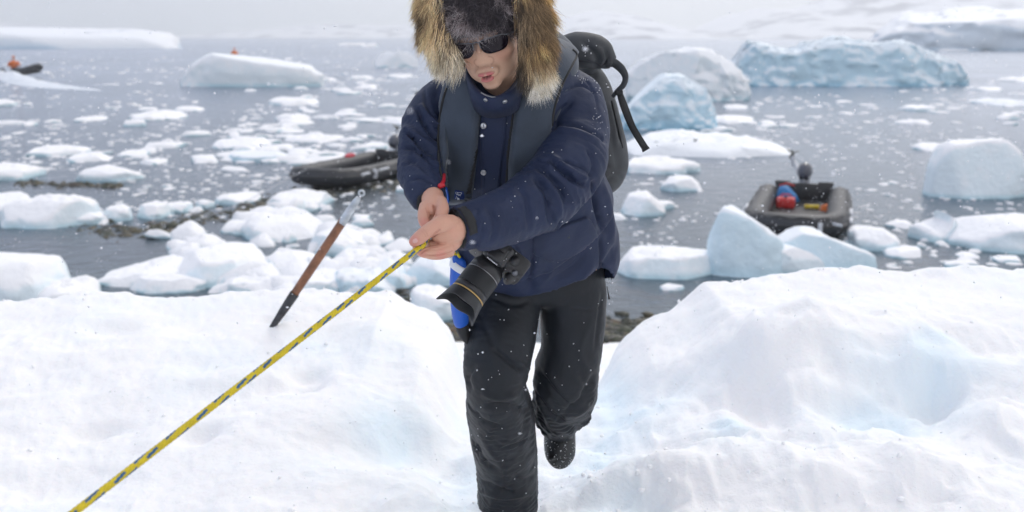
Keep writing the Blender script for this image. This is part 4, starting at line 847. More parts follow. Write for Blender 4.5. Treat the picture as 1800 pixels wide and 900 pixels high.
# head, neck, hands
def ell_sdf(p, c, r):
    c = np.array(c, float); r = np.array(r, float); q = (p - c) / r; k0 = np.linalg.norm(q, axis=1); k1 = np.linalg.norm(q / r, axis=1) + 1e-9; return k0 * (k0 - 1) / k1
def cap_sdf(p, a, b, ra, rb):
    a = np.array(a, float); b = np.array(b, float); t = np.clip(((p - a) @ (b - a)) / ((b - a) @ (b - a)), 0, 1); return np.linalg.norm(p - a - t[:, None] * (b - a), axis=1) - (ra + (rb - ra) * t)
def smin(a, b, k): h = np.clip(.5 + .5 * (b - a) / k, 0, 1); return b * (1 - h) + a * h - k * h * (1 - h)
def head_sdf(p):
    d = ell_sdf(p, (0, -25, 35), (74, 92, 85)); d = smin(d, ell_sdf(p, (0, 8, -22), (63, 70, 74)), 18); d = smin(d, ell_sdf(p, (0, 18, -70), (51, 52, 38)), 16)
    d = smin(d, ell_sdf(p, (0, 58, -99), (19, 17, 13)), 16); d = smin(d, cap_sdf(p, (0, -8, -60), (0, -35, -125), 46, 46), 18)
    ax = p * [1, 1, 1]; ax = np.stack([np.abs(p[:, 0]), p[:, 1], p[:, 2]], 1)
    d = smin(d, ell_sdf(ax, (42, 46, -27), (24, 22, 19)), 14); d = smin(d, ell_sdf(ax, (22, 70, 15), (28, 14, 10)), 10)
    d = -smin(-d, ell_sdf(ax, (31, 90, -3), (17, 13, 10)), 8)
    d = smin(d, cap_sdf(p, (0, 76, 6), (0, 93, -32), 5, 7.5), 5); d = smin(d, ell_sdf(p, (0, 99, -37), (10, 9.5, 9)), 4); d = smin(d, ell_sdf(ax, (13, 87, -41), (7, 10, 7)), 2.5)
    d = -smin(-d, ell_sdf(ax, (6.5, 93, -48), (4.2, 7, 3.6)), 1.5)
    d = smin(d, ell_sdf(p, (0, 74, -66), (27, 13, 15)), 10); d = -smin(-d, ell_sdf(p, (0, 91, -57), (3, 5, 7)), 4)
    up = smin(ell_sdf(ax, (7, 84, -66.5), (12, 7.5, 4.6)), ell_sdf(p, (0, 86, -67.5), (8, 7, 4)), 3); lo = ell_sdf(p, (0, 83.5, -79.5), (14.5, 10, 6.8))
    d = smin(d, up, 2.5); d = smin(d, lo, 3); d = -smin(-d, ell_sdf(p, (0, 92, -72.6), (12, 16, 2.2)), 1.2); d = -smin(-d, ell_sdf(p, (0, 80, -91), (17, 8, 4.5)), 5)
    return d
nu, nv = 260, 230
u = np.linspace(-1, 1, nu, endpoint=False); lam = np.pi * np.sign(u) * np.abs(u) ** 1.9; v = np.linspace(-1, 1, nv); phi = np.pi / 2 * np.sign(v) * np.abs(v) ** 1.15
La, Ph = np.meshgrid(lam, phi); D_ = np.stack([np.sin(La) * np.cos(Ph), np.cos(La) * np.cos(Ph), np.sin(Ph)], -1).reshape(-1, 3)
C0 = np.array([0, 12, -46.]); lo_ = np.full(len(D_), 5.0); hi_ = np.full(len(D_), 170.0)
rr_ = np.full(len(D_), 20.0); 
for _ in range(60): rr_ = np.minimum(rr_ - head_sdf(C0 + D_ * rr_[:, None]) * .7, 170)
HL = C0 + D_ * rr_[:, None]
idx = np.arange(nu * nv).reshape(nv, nu); r1 = np.roll(idx, -1, 1); Fh = np.stack([idx[:-1], r1[:-1], r1[1:], idx[1:]], -1).reshape(-1, 4)
ax = np.abs(HL[:, 0]); z_ = HL[:, 2]; y_ = HL[:, 1]
skin = np.array([.60, .38, .27]); lipc = np.array([.50, .17, .165])
col_ = np.repeat(skin[None], len(HL), 0)
ld = np.minimum(ell_sdf(np.stack([ax, y_, z_], 1), (6, 84, -67), (12.5, 9, 5.0)), ell_sdf(HL, (0, 83.5, -79.0), (15, 10.5, 7.4))); lw = sst(1.2, -.6, ld)[:, None]
ck = (sst(30, 5, np.hypot(ax - 42, z_ + 35)) * .35 + sst(22, 4, np.hypot(ax - 3, z_ + 40)) * .5 * (y_ > 80))[:, None]; col_ = col_ * (1 - ck) + np.array([.52, .20, .14]) * ck
stb = ((sst(16, 6, np.abs(z_ + 59)) * sst(30, 18, ax) + sst(-80, -100, z_) * .6 + sst(-60, -80, z_) * sst(28, 40, ax) * .3) * .35 * (y_ > 30))[:, None]; stb *= .55; stb *= (.7 + .6 * fbm(HL * .5, 3)[:, None]); col_ = col_ * (1 - stb) + np.array([.20, .14, .12]) * stb
nb = (sst(19, 5, np.hypot(HL[:, 0], z_ + 37)) * (y_ > 80))[:, None] * .55; col_ = col_ * (1 - nb) + np.array([.58, .235, .175]) * nb
ac = np.exp(-((np.hypot(ax - 12, z_ + 41) - 9.5) / 1.8) ** 2) * (ax > 13) * (y_ > 70); ac = (ac + .8 * np.exp(-((z_ + 50) / 2.5) ** 2) * (ax < 16) * (y_ > 78)).clip(0, 1)[:, None] * .42; col_ = col_ * (1 - ac) + np.array([.26, .11, .08]) * ac  # shade around the nostril wings and under the nose, put into the skin colour
nl = np.exp(-((ax - 20 - (-z_ - 45) * .45) / 3) ** 2) * sst(-42, -50, z_) * sst(-78, -62, z_) * (y_ > 50); nl = nl[:, None] * .10; col_ = col_ * (1 - nl) + np.array([.34, .17, .12]) * nl  # faint painted shade along the nose-to-mouth fold
sb_ = (np.exp(-((ax - 11 - np.abs(z_ + 18) * .12) / 4) ** 2) * sst(0, -10, z_) * sst(-36, -28, z_))[:, None] * .25; col_ = col_ * (1 - sb_) + np.array([.40, .22, .15]) * sb_  # side planes of the nose darkened as painted shading
po = (1 + .08 * fbm(HL * .9, 3) + .05 * fbm(HL * 2.5, 2))[:, None]; col_ = col_ * po
col_ = col_ * (1 - lw) + lipc * lw
cv = sst(0, -2.0, head_sdf(HL) * 0 + ell_sdf(HL, (0, 88, -72.6), (12, 14, 2.4)))[:, None]; col_ = col_ * (1 - cv) + np.array([.06, .02, .02]) * cv
nd = sst(1.5, 0, ell_sdf(np.stack([ax, y_, z_], 1), (6.5, 93, -49.5), (4.0, 5, 2.6)))[:, None]; col_ = col_ * (1 - nd * .8) + np.array([.10, .04, .03]) * nd * .8  # nostril hollows painted dark as shade
fr_ = -ray(845, 85); fr_ /= np.linalg.norm(fr_); fr_ = fr_ + np.array([-math.tan(math.radians(13)), 0, 0]) + np.array([0, 0, -math.tan(math.radians(17))]); fr_ /= np.linalg.norm(fr_)
ro = math.radians(-12); up_ = np.array([math.sin(ro), 0, math.cos(ro)]); up_ = up_ - fr_ * (up_ @ fr_); up_ /= np.linalg.norm(up_); rt_ = np.cross(fr_, up_); rt_ = rt_ if rt_[0] > 0 else -rt_
HR = np.stack([rt_, fr_, up_], 1)
HS = .00103
HO = P(840, 80, 2.33) - HR @ np.array([0, 84, 0]) * HS
def hw(p): return HO + (np.asarray(p, float) * HS) @ HR.T
print('head', [tuple(round(float(a)) for a in (proj(hw([q]))[0][0], proj(hw([q]))[1][0])) for q in ((0, 84, 0), (0, 108, -42), (0, 90, -73), (0, 72, -110), (-62, 60, 0), (62, 60, 0))])
HV = hw(HL * [1.07, 1, 1])
def tubes(lst, vox=.0018, sm=2, nn=24):
    m_ = MB()
    for k in lst: m_.add(*ptube(k, nn, 20))
    return remesh(m_, vox, sm)
HA = [[(837, 397, 2.31, 20.5), (811, 402, 2.27, 20.5), (791, 405, 2.200, 26.0), (770, 408, 2.180, 22.3), (757, 414, 2.175, 16.7)],
      [(804, 414, 2.26, 15.8), (789, 424, 2.205, 20.5), (768, 433, 2.180, 16.7), (752, 436, 2.170, 12.1)],
      [(795, 391, 2.190, 14.0), (777, 393, 2.155, 15.8), (762, 400, 2.135, 13.5), (748, 409, 2.125, 12.6), (737, 418, 2.120, 12.1), (729, 424, 2.123, 10.2), (724, 428, 2.127, 7.4)],
      [(789, 435, 2.185, 13.0), (768, 442, 2.155, 11.6), (748, 444, 2.140, 10.2), (736, 439, 2.150, 8.8), (732, 431, 2.170, 7.9)],
      [(793, 439, 2.210, 12.1), (773, 446, 2.195, 10.7), (757, 447, 2.190, 9.3), (745, 443, 2.200, 8.4)],
      [(795, 435, 2.240, 11.2), (777, 445, 2.235, 9.8), (762, 445, 2.235, 8.8), (750, 439, 2.240, 7.9)],
      [(795, 428, 2.265, 10.2), (781, 437, 2.270, 8.8), (768, 437, 2.270, 7.9), (758, 431, 2.270, 7.0)]]
HBk = [[(758, 335, 2.360, 20), (761, 352, 2.290, 20), (761, 368, 2.260, 20), (758, 384, 2.240, 15)],
      [(774, 354, 2.270, 12), (778, 367, 2.235, 11.5), (775, 379, 2.215, 10.5), (768, 388, 2.205, 9), (762, 393, 2.205, 7)],
      [(749, 362, 2.260, 12), (745, 377, 2.230, 11), (746, 390, 2.215, 10), (753, 398, 2.210, 8.5), (760, 399, 2.215, 7.5)],
      [(750, 368, 2.280, 11), (746, 384, 2.260, 10), (748, 396, 2.250, 9), (756, 402, 2.250, 8)],
      [(752, 372, 2.300, 10), (749, 388, 2.290, 9), (752, 399, 2.280, 8), (759, 403, 2.280, 7)],
      [(756, 374, 2.315, 9), (754, 389, 2.310, 8), (757, 399, 2.305, 7), (763, 402, 2.300, 6)]]
V1, F1, _ = tubes(HA)
V1 = strokes(V1, F1, [([(774, 403), (765, 412), (755, 421), (747, 428), (742, 436)], 2.0, -.008), ([(795, 441), (775, 449), (755, 450), (742, 447)], 1.5, -.004), ([(738, 449), (745, 441), (756, 437)], 1.3, -.003), ([(757, 421), (763, 426), (771, 428)], 1.4, -.004), ([(741, 405), (746, 411), (750, 418)], .9, -.0012), ([(744, 403), (749, 409), (753, 415)], .9, -.0012), ([(738, 407), (743, 413), (746, 420)], .8, -.001),
  ([(790, 432), (770, 438), (748, 440)], 1.6, -.0012), ([(790, 446), (770, 449), (752, 450)], 1.4, -.0018), ([(775, 386), (792, 388), (806, 398)], 5, .0015), ([(768, 420), (780, 428), (792, 428)], 3, .0015)])
V2, F2, _ = tubes(HBk)
V2 = strokes(V2, F2, [([(761, 360), (764, 369), (766, 380)], 2.0, -.007), ([(765, 377), (760, 374), (752, 372)], 1.1, -.002), ([(745, 360), (760, 356), (772, 362)], 2, .001)])
def handcol(V, Fq):
    X, Y = proj(V); c = np.repeat(np.array([[.58, .34, .245]]), len(V), 0); w = (.5 + .5 * fbm(V * 60, 3))[:, None] * .45; c = c * (1 - w) + np.array([.60, .27, .22]) * w; return c, X, Y
c1, X1, Y1 = handcol(V1, F1)
def creases(c, X, Y, lst):
    for pts, wd in lst:
        d, _ = segdist(X, Y, cr_interp(pts, 20)); w = (.75 * np.exp(-(d / wd) ** 2))[:, None]; c = c * (1 - w * .6) + np.array([.36, .14, .11]) * w * .6  # shade in the hand creases, painted as darker red skin
    return c
c1 = creases(c1, X1, Y1, [([(774, 403), (765, 412), (755, 421), (745, 431)], 1.3), ([(795, 441), (775, 449), (755, 450)], 1.0), ([(738, 449), (745, 441), (756, 437), (770, 434)], .9), ([(757, 421), (763, 426), (771, 428)], .8), ([(741, 405), (746, 411), (750, 418)], .5), ([(744, 403), (749, 409), (753, 415)], .5)])
w = np.clip(sst(16, 5, np.hypot(X1 - 727, Y1 - 424)) + .8 * sst(14, 4, np.hypot(X1 - 775, Y1 - 448)) + .7 * sst(12, 3, np.hypot(X1 - 742, Y1 - 445)), 0, 1)[:, None] * .6; c1 = c1 * (1 - w) + np.array([.62, .24, .21]) * w
c2, X2, Y2 = handcol(V2, F2); c2 = creases(c2, X2, Y2, [([(761, 360), (764, 369), (766, 380)], 1.2), ([(765, 377), (758, 374), (750, 373)], .8), ([(748, 366), (752, 378), (754, 390)], .8)]); w = sst(14, 4, np.hypot(X2 - 746, Y2 - 392))[:, None] * .5; c2 = c2 * (1 - w) + np.array([.60, .23, .20]) * w
# arms and trunk under the clothes tie head and hands into one body
m_ = MB(); m_.add(*ptube([(k[0], k[1], k[2], k[3] * .55) for k in SL_L[:-1]] + [(815, 401, 2.225, 22)], 30, 12)); m_.add(*ptube([(k[0], k[1], k[2], k[3] * .55) for k in SL_R[:-1]] + [(761, 352, 2.29, 17)], 30, 12))
m_.add(*ptube([(k[0], k[1], k[2] + .02, k[3] * .75, k[4]) for k in TORSO[1:]], 20, 16, up=(0, -1, 0))); m_.tube([hw([0, -30, -90]), P(888, 140, 2.63)], [.045, .05], 16)
m_.add(*ptube([(k[0], k[1], k[2], k[3] * .7) for k in LG_F], 24, 12)); m_.add(*ptube([(k[0], k[1], k[2], k[3] * .7) for k in LG_B], 24, 12))
Vb = np.vstack(m_.V); tri = lambda Fq, n: [tuple(int(i) + n for i in f) for f in Fq]
allV = np.vstack([HV, V1, V2, Vb]); allF = tri(Fh, 0) + tri(F1, len(HV)) + tri(F2, len(HV) + len(V1)) + [tuple(i + len(HV) + len(V1) + len(V2) for i in f) for f in m_.F]
body = mk('body', allV, allF, M_SKIN, person, True, np.vstack([col_, c1, c2, np.repeat(skin[None], len(Vb), 0)]))
hb1 = mesh_bvh((V1, F1)); panel('thumb_nail', [(727, 419), (733, 418), (736, 423), (733, 428), (727, 429), (724, 425)], hb1, .0012, 2.5, mat('nail', (.68, .40, .36), .3, spec=.6), body, step=1.5, smooth=3)
# sunglasses
sg = MB()
def lens_pt(x, z): x = x * 1.12; z = z * 1.05; return hw([x, 97 - (abs(x) / 11.5) ** 2 * .62, z])
for sgn in (-1, 1):
    o_ = [(7, 6), (10, 10.5), (30, 12.5), (52, 12), (60, 8), (61, -2), (56, -15), (46, -20), (24, -20.5), (13, -15), (8, -6)]
    ring = cr_interp([(sgn * a, b) for a, b in o_ + [o_[0]]], 45)[:-1]
    m_ = MB(); n_ = len(ring); Vl = [lens_pt(x, z) for x, z in ring] + [lens_pt(x, z) - HR[:, 1] * .002 for x, z in ring] + [lens_pt(np.mean(ring[:, 0]) * .5 + .5 * x, -4 + (z + 4) * .5) + HR[:, 1] * .0008 for x, z in ring] + [lens_pt(np.mean(ring[:, 0]), -4) + HR[:, 1] * .001]
    Fl = [(i, (i + 1) % n_, 2 * n_ + (i + 1) % n_, 2 * n_ + i) for i in range(n_)] + [(2 * n_ + i, 2 * n_ + (i + 1) % n_, 3 * n_) for i in range(n_)] + [(i, n_ + i, n_ + (i + 1) % n_, (i + 1) % n_) for i in range(n_)] + [tuple(range(n_, 2 * n_))]
    sg.tube([lens_pt(x, z) for x, z in cr_interp([(sgn * a, b) for a, b in o_[-1:] + o_[:5]], 24)], .0013, 6)
    sg.tube([lens_pt(sgn * 59, 9), hw([sgn * 74, 66, 8]), hw([sgn * 82, 40, 6]), hw([sgn * 84, -15, 2])], .0018, 6)
    if sgn < 0: lens0 = (Vl, Fl)
    else: lens1 = (Vl, Fl)
sg.tube([lens_pt(-8, 8), lens_pt(0, 10.5), lens_pt(8, 8)], .0017, 6); sg.tube([lens_pt(-8, -2), hw([-7, 90, -8])], .001, 5); sg.tube([lens_pt(8, -2), hw([7, 90, -8])], .001, 5)
sgo = sg.build('sunglasses', M_GUN, person); mk('lens', *lens0, M_LENS, sgo); mk('lens', *lens1, M_LENS, sgo)
m_ = MB(); m_.ell(hw([17, 80, -57]), (.0022, .0015, .0018), 10, 8); m_.build('snow_on_lip', M_FLAKE, person)

# ------------------------------------------------------------------ fur
def strands(roots, nrm, flow, ln, width, c0, c1, c2, curl, rs, parent, name, seg=5, clump=.6, label=None):
    n = len(roots); t = np.linspace(0, 1, seg + 1)
    cl_ = np.stack([fbm(roots * 55 + k * 9, 2) for k in range(3)], 1) * clump
    d = nrm + flow + cl_ + rs.randn(n, 3) * .16; d /= np.linalg.norm(d, axis=1)[:, None]
    g = flow * 1.0 + cl_ * .7 + rs.randn(n, 3) * curl; pts = []
    ph = rs.rand(n) * 6.28; side = np.cross(d, rs.randn(n, 3)); side /= np.linalg.norm(side, axis=1)[:, None] + 1e-9
    for k in t: pts.append(roots + ln[:, None] * (d * k * (1 - .35 * k) + g * .45 * k * k + side * (curl * .35 * np.sin(ph + k * 5) * k)[:, None] * 1.0))
    pts = np.stack(pts, 1); view = pts - np.array([0, 0, H]); T_ = np.gradient(pts, axis=1); wd = np.cross(T_, view); wd /= np.linalg.norm(wd, axis=2)[:, :, None] + 1e-12
    tilt = rs.randn(n, 3)[:, None, :] * .5; wd = wd + tilt; wd -= T_ * ((wd * T_).sum(2) / ((T_ ** 2).sum(2) + 1e-12))[:, :, None]; wd /= np.linalg.norm(wd, axis=2)[:, :, None] + 1e-12
    w = (width[:, None] * np.maximum(.06, 1 - t[None, :] ** 1.5))[:, :, None]
    Vv = np.stack([pts - wd * w / 2, pts + wd * w / 2], 2).reshape(-1, 3); m2 = (seg + 1) * 2
    base = (np.arange(n) * m2)[:, None]; f = np.array([[2 * k, 2 * k + 1, 2 * k + 3, 2 * k + 2] for k in range(seg)])
    Ff = (base[:, :, None] + f[None]).reshape(-1, 4)
    tt = np.repeat(t, 2)[None, :, None]; a = np.clip(tt * 2, 0, 1); b = np.clip(tt * 2 - 1, 0, 1)
    cc = c0[:, None] * (1 - a) + c1[:, None] * a; cc = cc * (1 - b) + c2[:, None] * b
    return mk(name, Vv, Ff, M_FUR, parent, True, cc.reshape(-1, 3), label=label)
rs = np.random.RandomState(21)
def ruff(keys, N_, bottom):
    C = cr_interp(keys, 200); Q = np.array([P(*c[:3]) for c in C]); Rr = np.array([c[3] * SCL(*c[:3]) for c in C]); T_, A, B = frames(Q)
    i = rs.randint(0, 200, N_); th = rs.rand(N_) * 2 * np.pi; nr = A[i] * np.cos(th)[:, None] + B[i] * np.sin(th)[:, None]
    px_, py_ = proj(Q[i] + nr * Rr[i][:, None]); lim = (px_ < np.interp(py_, [0, 60, 90, 130], [758, 760, 770, 794])) if bottom == 0 else (px_ > np.interp(py_, [0, 70, 110, 150], [916, 914, 917, 924]))
    k = (nr[:, 1] < .45) & (lim | (rs.rand(N_) < .06)); i = i[k]; nr = nr[k]; return Q[i] + nr * Rr[i][:, None] * .95 + rs.randn(len(i), 3) * .002, nr, T_[i], i / 199.
RL = [(800, -75, 2.42, 28), (776, -45, 2.38, 24), (762, 5, 2.34, 20), (767, 50, 2.32, 19), (785, 88, 2.34, 19), (806, 114, 2.38, 15)]
RR = [(870, -78, 2.42, 34), (908, -50, 2.38, 32), (927, 0, 2.34, 26), (935, 50, 2.32, 25), (938, 97, 2.34, 24), (936, 134, 2.38, 16)]
def pal(idx, cols): return np.array(cols)[idx]
hood_m = MB(); hood_m.add(*ptube(RL, 30, 20)); hood_m.add(*ptube(RR, 30, 20)); hood_m.ell(P(862, 0, 2.58), (.145, .13, .17), 40, 30)
hood_m.add(*ptube([(830, 90, 2.56, 60), (880, 130, 2.62, 75), (900, 170, 2.66, 60)], 12, 24))
V, Fq, E = remesh(hood_m, .006, 3); hood = mk('hood', V, Fq, M_NAVY, person)
under_ = MB(); under_.add(*ptube([(k[0], k[1], k[2], k[3] * 1.04) for k in RL], 30, 20)); under_.add(*ptube([(k[0], k[1], k[2], k[3] * 1.04) for k in RR], 30, 20)); under_.build('ruff_base', mat('fur_base', (.10, .07, .045), .9), hood)
for side, K in ((0, RL), (1, RR)):
    ro_, nr, T_, tt = ruff(K, 46000, side); X, Y = proj(ro_); n = len(ro_)
    out = np.array([(-.35 if side == 0 else .25), -.15, 0]); ln = (rs.uniform(.024, .045, n)) * (1.15 if side else 1.0)
    nr = nr.copy(); sg_ = 1 if side == 0 else -1; nr[:, 0] = np.where(nr[:, 0] * sg_ > 0, nr[:, 0] * .15, nr[:, 0]); fl = np.tile(out + np.array([0, 0, -1.0]), (n, 1)) * .85 + T_ * .35 * np.array([1, 1, 1])
    cl = fbm(ro_ * [22, 22, 9], 3, s=side); c2_ = fbm(ro_ * [60, 60, 25], 2, s=side + 5)
    tan = np.array([.64, .44, .22]); gold = np.array([.70, .38, .13]); cream = np.array([.92, .82, .64]); dark = np.array([.025, .02, .018]); olive = np.array([.78, .55, .30]); grey = np.array([.45, .42, .42])
    if side == 0:
        base = np.tile(olive, (n, 1)); wcr = np.clip(sst(40, 110, Y) * .8 + cl * .6, 0, 1)[:, None]; base = base * (1 - wcr) + cream * .8 * wcr
        wdk = np.clip(sst(25, 5, np.abs(X - 742)) * sst(75, 50, Y) * (.45 + cl * 1.6) + .35 * (c2_ > .25), 0, 1)[:, None]
    else:
        base = np.tile(gold * .6 + tan * .4, (n, 1)); wcr = np.clip(sst(85, 135, Y) * .9 + cl * .5 + sst(25, -10, X - 895) * .3, 0, 1)[:, None]; base = base * (1 - wcr) + cream * wcr
        wdk = np.clip(sst(16, 5, np.abs(X - (913 + (Y - 100) * .35))) * sst(60, 85, Y) * sst(150, 128, Y) * 1.0 + .7 * (cl > .17) * sst(120, 80, Y) + .35 * (c2_ > .3), 0, 1)[:, None]
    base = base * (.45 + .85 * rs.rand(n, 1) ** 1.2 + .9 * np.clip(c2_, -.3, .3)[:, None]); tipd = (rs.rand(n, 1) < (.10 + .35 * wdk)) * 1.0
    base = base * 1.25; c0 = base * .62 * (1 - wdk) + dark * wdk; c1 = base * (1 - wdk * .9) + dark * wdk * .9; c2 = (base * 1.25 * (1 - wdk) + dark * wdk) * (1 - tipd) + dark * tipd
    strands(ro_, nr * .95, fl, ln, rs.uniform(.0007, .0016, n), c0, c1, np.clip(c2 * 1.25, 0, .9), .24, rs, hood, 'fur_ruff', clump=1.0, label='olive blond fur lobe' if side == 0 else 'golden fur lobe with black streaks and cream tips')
# fur hat under the hood
hc = P(838, 18, 2.385); hr = np.array([.106, .085, .080]); m_ = MB(); m_.ell(hc, hr, 40, 30); hat = m_.build('fur_hat', mat('hat_base', (.035, .03, .033), .9), person, label='dark grey fur trapper hat')
n = 16000; d = rs.randn(n, 3); d /= np.linalg.norm(d, axis=1)[:, None]; ro_ = hc + d * hr; X, Y = proj(ro_); k = (d[:, 1] < .15) & (Y < 78 - (X - 800) * .12); ro_ = ro_[k]; d = d[k]; n = len(ro_)
cl = fbm(ro_ * [26, 26, 26], 3); w = np.clip(.45 + 3.0 * cl, 0, 1)[:, None]
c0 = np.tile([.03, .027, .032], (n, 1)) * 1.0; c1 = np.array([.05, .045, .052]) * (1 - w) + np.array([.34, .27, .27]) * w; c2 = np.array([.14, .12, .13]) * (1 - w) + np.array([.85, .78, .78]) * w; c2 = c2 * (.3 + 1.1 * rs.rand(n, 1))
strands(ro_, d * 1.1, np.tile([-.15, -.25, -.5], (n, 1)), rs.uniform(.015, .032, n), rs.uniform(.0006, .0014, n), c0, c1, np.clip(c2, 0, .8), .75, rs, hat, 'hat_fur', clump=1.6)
# ------------------------------------------------------------------ rope
ra = P(45, 966, 1.38); rb = P(743, 431, 2.135)
def rope(name, pts, r, per, label=None, n_=None, **tags):
    pts = np.asarray(pts); ds = np.r_[0, np.cumsum(np.linalg.norm(np.diff(pts, axis=0), axis=1))]; m = n_ or int(ds[-1] / .0022); tq = np.linspace(0, ds[-1], m)
    Q = np.stack([np.interp(tq, ds, pts[:, k]) for k in range(3)], 1); k = 24; V, Fr = tubeVF(Q, r, k, True)
    T_, A, B = frames(Q); th = np.tile(np.arange(k) * 2 * np.pi / k, m); tt = np.repeat(tq, k); Qr = np.repeat(Q, k, 0)
    br = np.abs(np.sin(tt / .0085 * np.pi + th * 3)) * np.abs(np.sin(tt / .0085 * np.pi - th * 3)); V = Qr + (V - Qr) * (1 + .13 * (br - .4))[:, None]
    a1 = np.angle(np.exp(1j * (th - tt / per * 1.1 - 1.0))); a2 = np.angle(np.exp(1j * (th - tt / per * 1.1 - 2.6))); fr = np.mod(tt / per, 1)
    blue = ((np.abs(a1) < .42) & (fr < .55)) | ((np.abs(a2) < .42) & (np.mod(fr + .45, 1) < .55)) | ((np.abs(np.angle(np.exp(1j * (th - tt / per * 1.1 - 4.6)))) < .4) & (fr > .4))
    col = np.where(blue[:, None], [.02, .11, .26], [.62, .48, .015]) * (.8 + .3 * br)[:, None]
    return mk(name, V, Fr, mat('rope_fibre', (1, 1, 1), .7, attr=True, bump=((1500, .4, .0008),), var=.15, vscale=60), None, True, col, label=label, **tags)
far = rb + (P(762, 402, 2.225) - rb) * 1.0
rope('rope', [ra, rb, far, P(778, 405, 2.26), P(797, 436, 2.34), P(800, 445, 2.36)], .0064, .045, label='taut yellow climbing rope with blue flecks held by the man', category='rope')
# ------------------------------------------------------------------ wooden tool in the snow
WC = True
Dt = [d for d in np.linspace(3.5, 5.2, 120) if P(482, 570, d)[2] <= gz(*P(482, 570, d)[:2]) + .01][:1]; Dt = Dt[0] if Dt else 4.6; print('tool depth', Dt)
t0, t1 = P(482, 570, Dt), P(634, 342, Dt + .10); ax_ = t1 - t0; ln_ = np.linalg.norm(ax_); ax_ /= ln_
tool = empty('ice_tool', t0, 'weathered wooden shaft with steel socket and ringed steel head standing slanted in the snow', 'ice tool')
pw = lambda px, py: t0 + ax_ * ((((px - 482) * (634 - 482) + (py - 566) * (342 - 566)) / ((634 - 482) ** 2 + (342 - 566) ** 2)) * ln_)
M_WOOD = mat('weathered_wood', (.20, .085, .042), .5, var=.45, vscale=22, bump=((90, .4, .003),))
m_ = MB(); s1, s2 = pw(517, 517), pw(606, 387); m_.tube([s1 + (s2 - s1) * k for k in np.linspace(0, 1, 12)], np.interp(np.linspace(0, 1, 12), [0, .5, 1], [.024, .0265, .025]), 16, squash=.8); m_.build('shaft', M_WOOD, tool)
m_ = MB(); s0 = t0 - ax_ * .25; m_.tube([s0, t0, pw(497, 545), pw(512, 525), s1 + ax_ * .012], [.008, .017, .024, .027, .0285], 16, squash=.8); m_.build('steel_socket', mat('worn_dark_steel', (.06, .06, .065), .5, metal=.6, var=.4, vscale=30), tool)
m_ = MB(); m_.tube([t0 - ax_ * .12, t0 + ax_ * .02 + np.array([-.012, 0, 0]), pw(497, 545) + np.array([-.010, -.008, 0])], [.004, .006, .003], 8); m_.build('spike', M_GUN, tool)
M_SIL = mat('scuffed_aluminium', (.50, .54, .58), .4, metal=.7, var=.3, vscale=25, bump=((60, .3, .003),))
m_ = MB(); m_.tube([s2 - ax_ * .02, s2, pw(615, 372), pw(626, 355), pw(631, 347)], [.030, .033, .030, .027, .018], 16, squash=.6); m_.build('steel_head', M_SIL, tool)
m_ = MB(); cc = pw(636, 340); th = np.linspace(0, 2 * np.pi, 25); m_.tube([cc + np.array([math.cos(a) * .012, 0, math.sin(a) * .012]) for a in th], [.0055] * 25, 10, cap=False); m_.build('ring', M_SIL, tool)

# ------------------------------------------------------------------ backpack
M_PACK = mat('charcoal_pack_cloth', (.040, .045, .052), .6, bump=((40, .25, .006), (400, .25, .0015)), var=.15, vscale=10)
pack = empty('backpack', P(1050, 330, 2.90), 'charcoal roll top backpack with dangling strap worn by the man', 'backpack')
B = MB(); B.add(*ptube([(1030, 120, 2.92, 26, .9), (1040, 160, 2.90, 38, .9), (1048, 205, 2.90, 42, .9), (1056, 255, 2.90, 47, .9), (1058, 295, 2.90, 47, .9), (1050, 325, 2.90, 34, .9), (1046, 338, 2.9, 15, .9)], 40, 32))
B.add(*ptube([(950, 88, 2.84, 22), (985, 92, 2.84, 25), (1020, 88, 2.84, 31), (1050, 94, 2.83, 27), (1068, 104, 2.82, 17), (1078, 108, 2.82, 9)], 36, 28)); B.add(*ptube([(1028, 100, 2.86, 22), (1036, 128, 2.88, 20), (1036, 160, 2.9, 26)], 14, 24))
V, Fq, E = remesh(B, .0055, 5)
q = V @ np.array([[5, 0, 3], [0, 4, 0], [-2, 0, 2.0]]); V += normals(V, Fq) * (.006 * ridge(q, 3, .5, 9.0) + .003 * fbm(V * 15, 3))[:, None]
V = strokes(V, Fq, [([(1000, 110), (1030, 112), (1062, 122)], 4, -.010), ([(1063, 85), (1068, 105), (1060, 125)], 4, -.012), ([(1040, 80), (1058, 92), (1066, 112)], 4, .007), ([(1020, 70), (1045, 95), (1050, 118)], 5, -.006), ([(1010, 128), (1035, 135), (1052, 130)], 4, -.008),
   ([(1075, 175), (1085, 215), (1095, 255)], 3, -.009), ([(1070, 180), (1078, 220), (1086, 262)], 3, .006), ([(1060, 290), (1078, 300), (1100, 290)], 6, -.005), ([(1070, 225), (1080, 260), (1088, 300)], 7, -.006), ([(1062, 320), (1080, 310), (1096, 312)], 4, -.005)])
pk_b = mk('pack_body', V, Fq, M_PACK, pack); pbv = mesh_bvh((V, Fq))
ribbon('strap', [P(1072, 98, 2.80), P(1086, 106, 2.80), P(1098, 118, 2.79), P(1104, 134, 2.79), P(1099, 152, 2.79), P(1086, 163, 2.80), P(1079, 172, 2.82)], [P(1064, 112, 2.80), P(1078, 118, 2.81), P(1090, 128, 2.80), P(1095, 138, 2.80), P(1092, 148, 2.80), P(1083, 158, 2.81), P(1076, 168, 2.83)], .006, M_PACK, pack)
ribbon('strap', [P(1093, 160, 2.80), P(1102, 182, 2.80), P(1118, 222, 2.79), P(1140, 259, 2.79)], [P(1084, 166, 2.80), P(1092, 192, 2.79), P(1106, 226, 2.79), P(1130, 265, 2.78)], .0022, M_BLACK, pack)
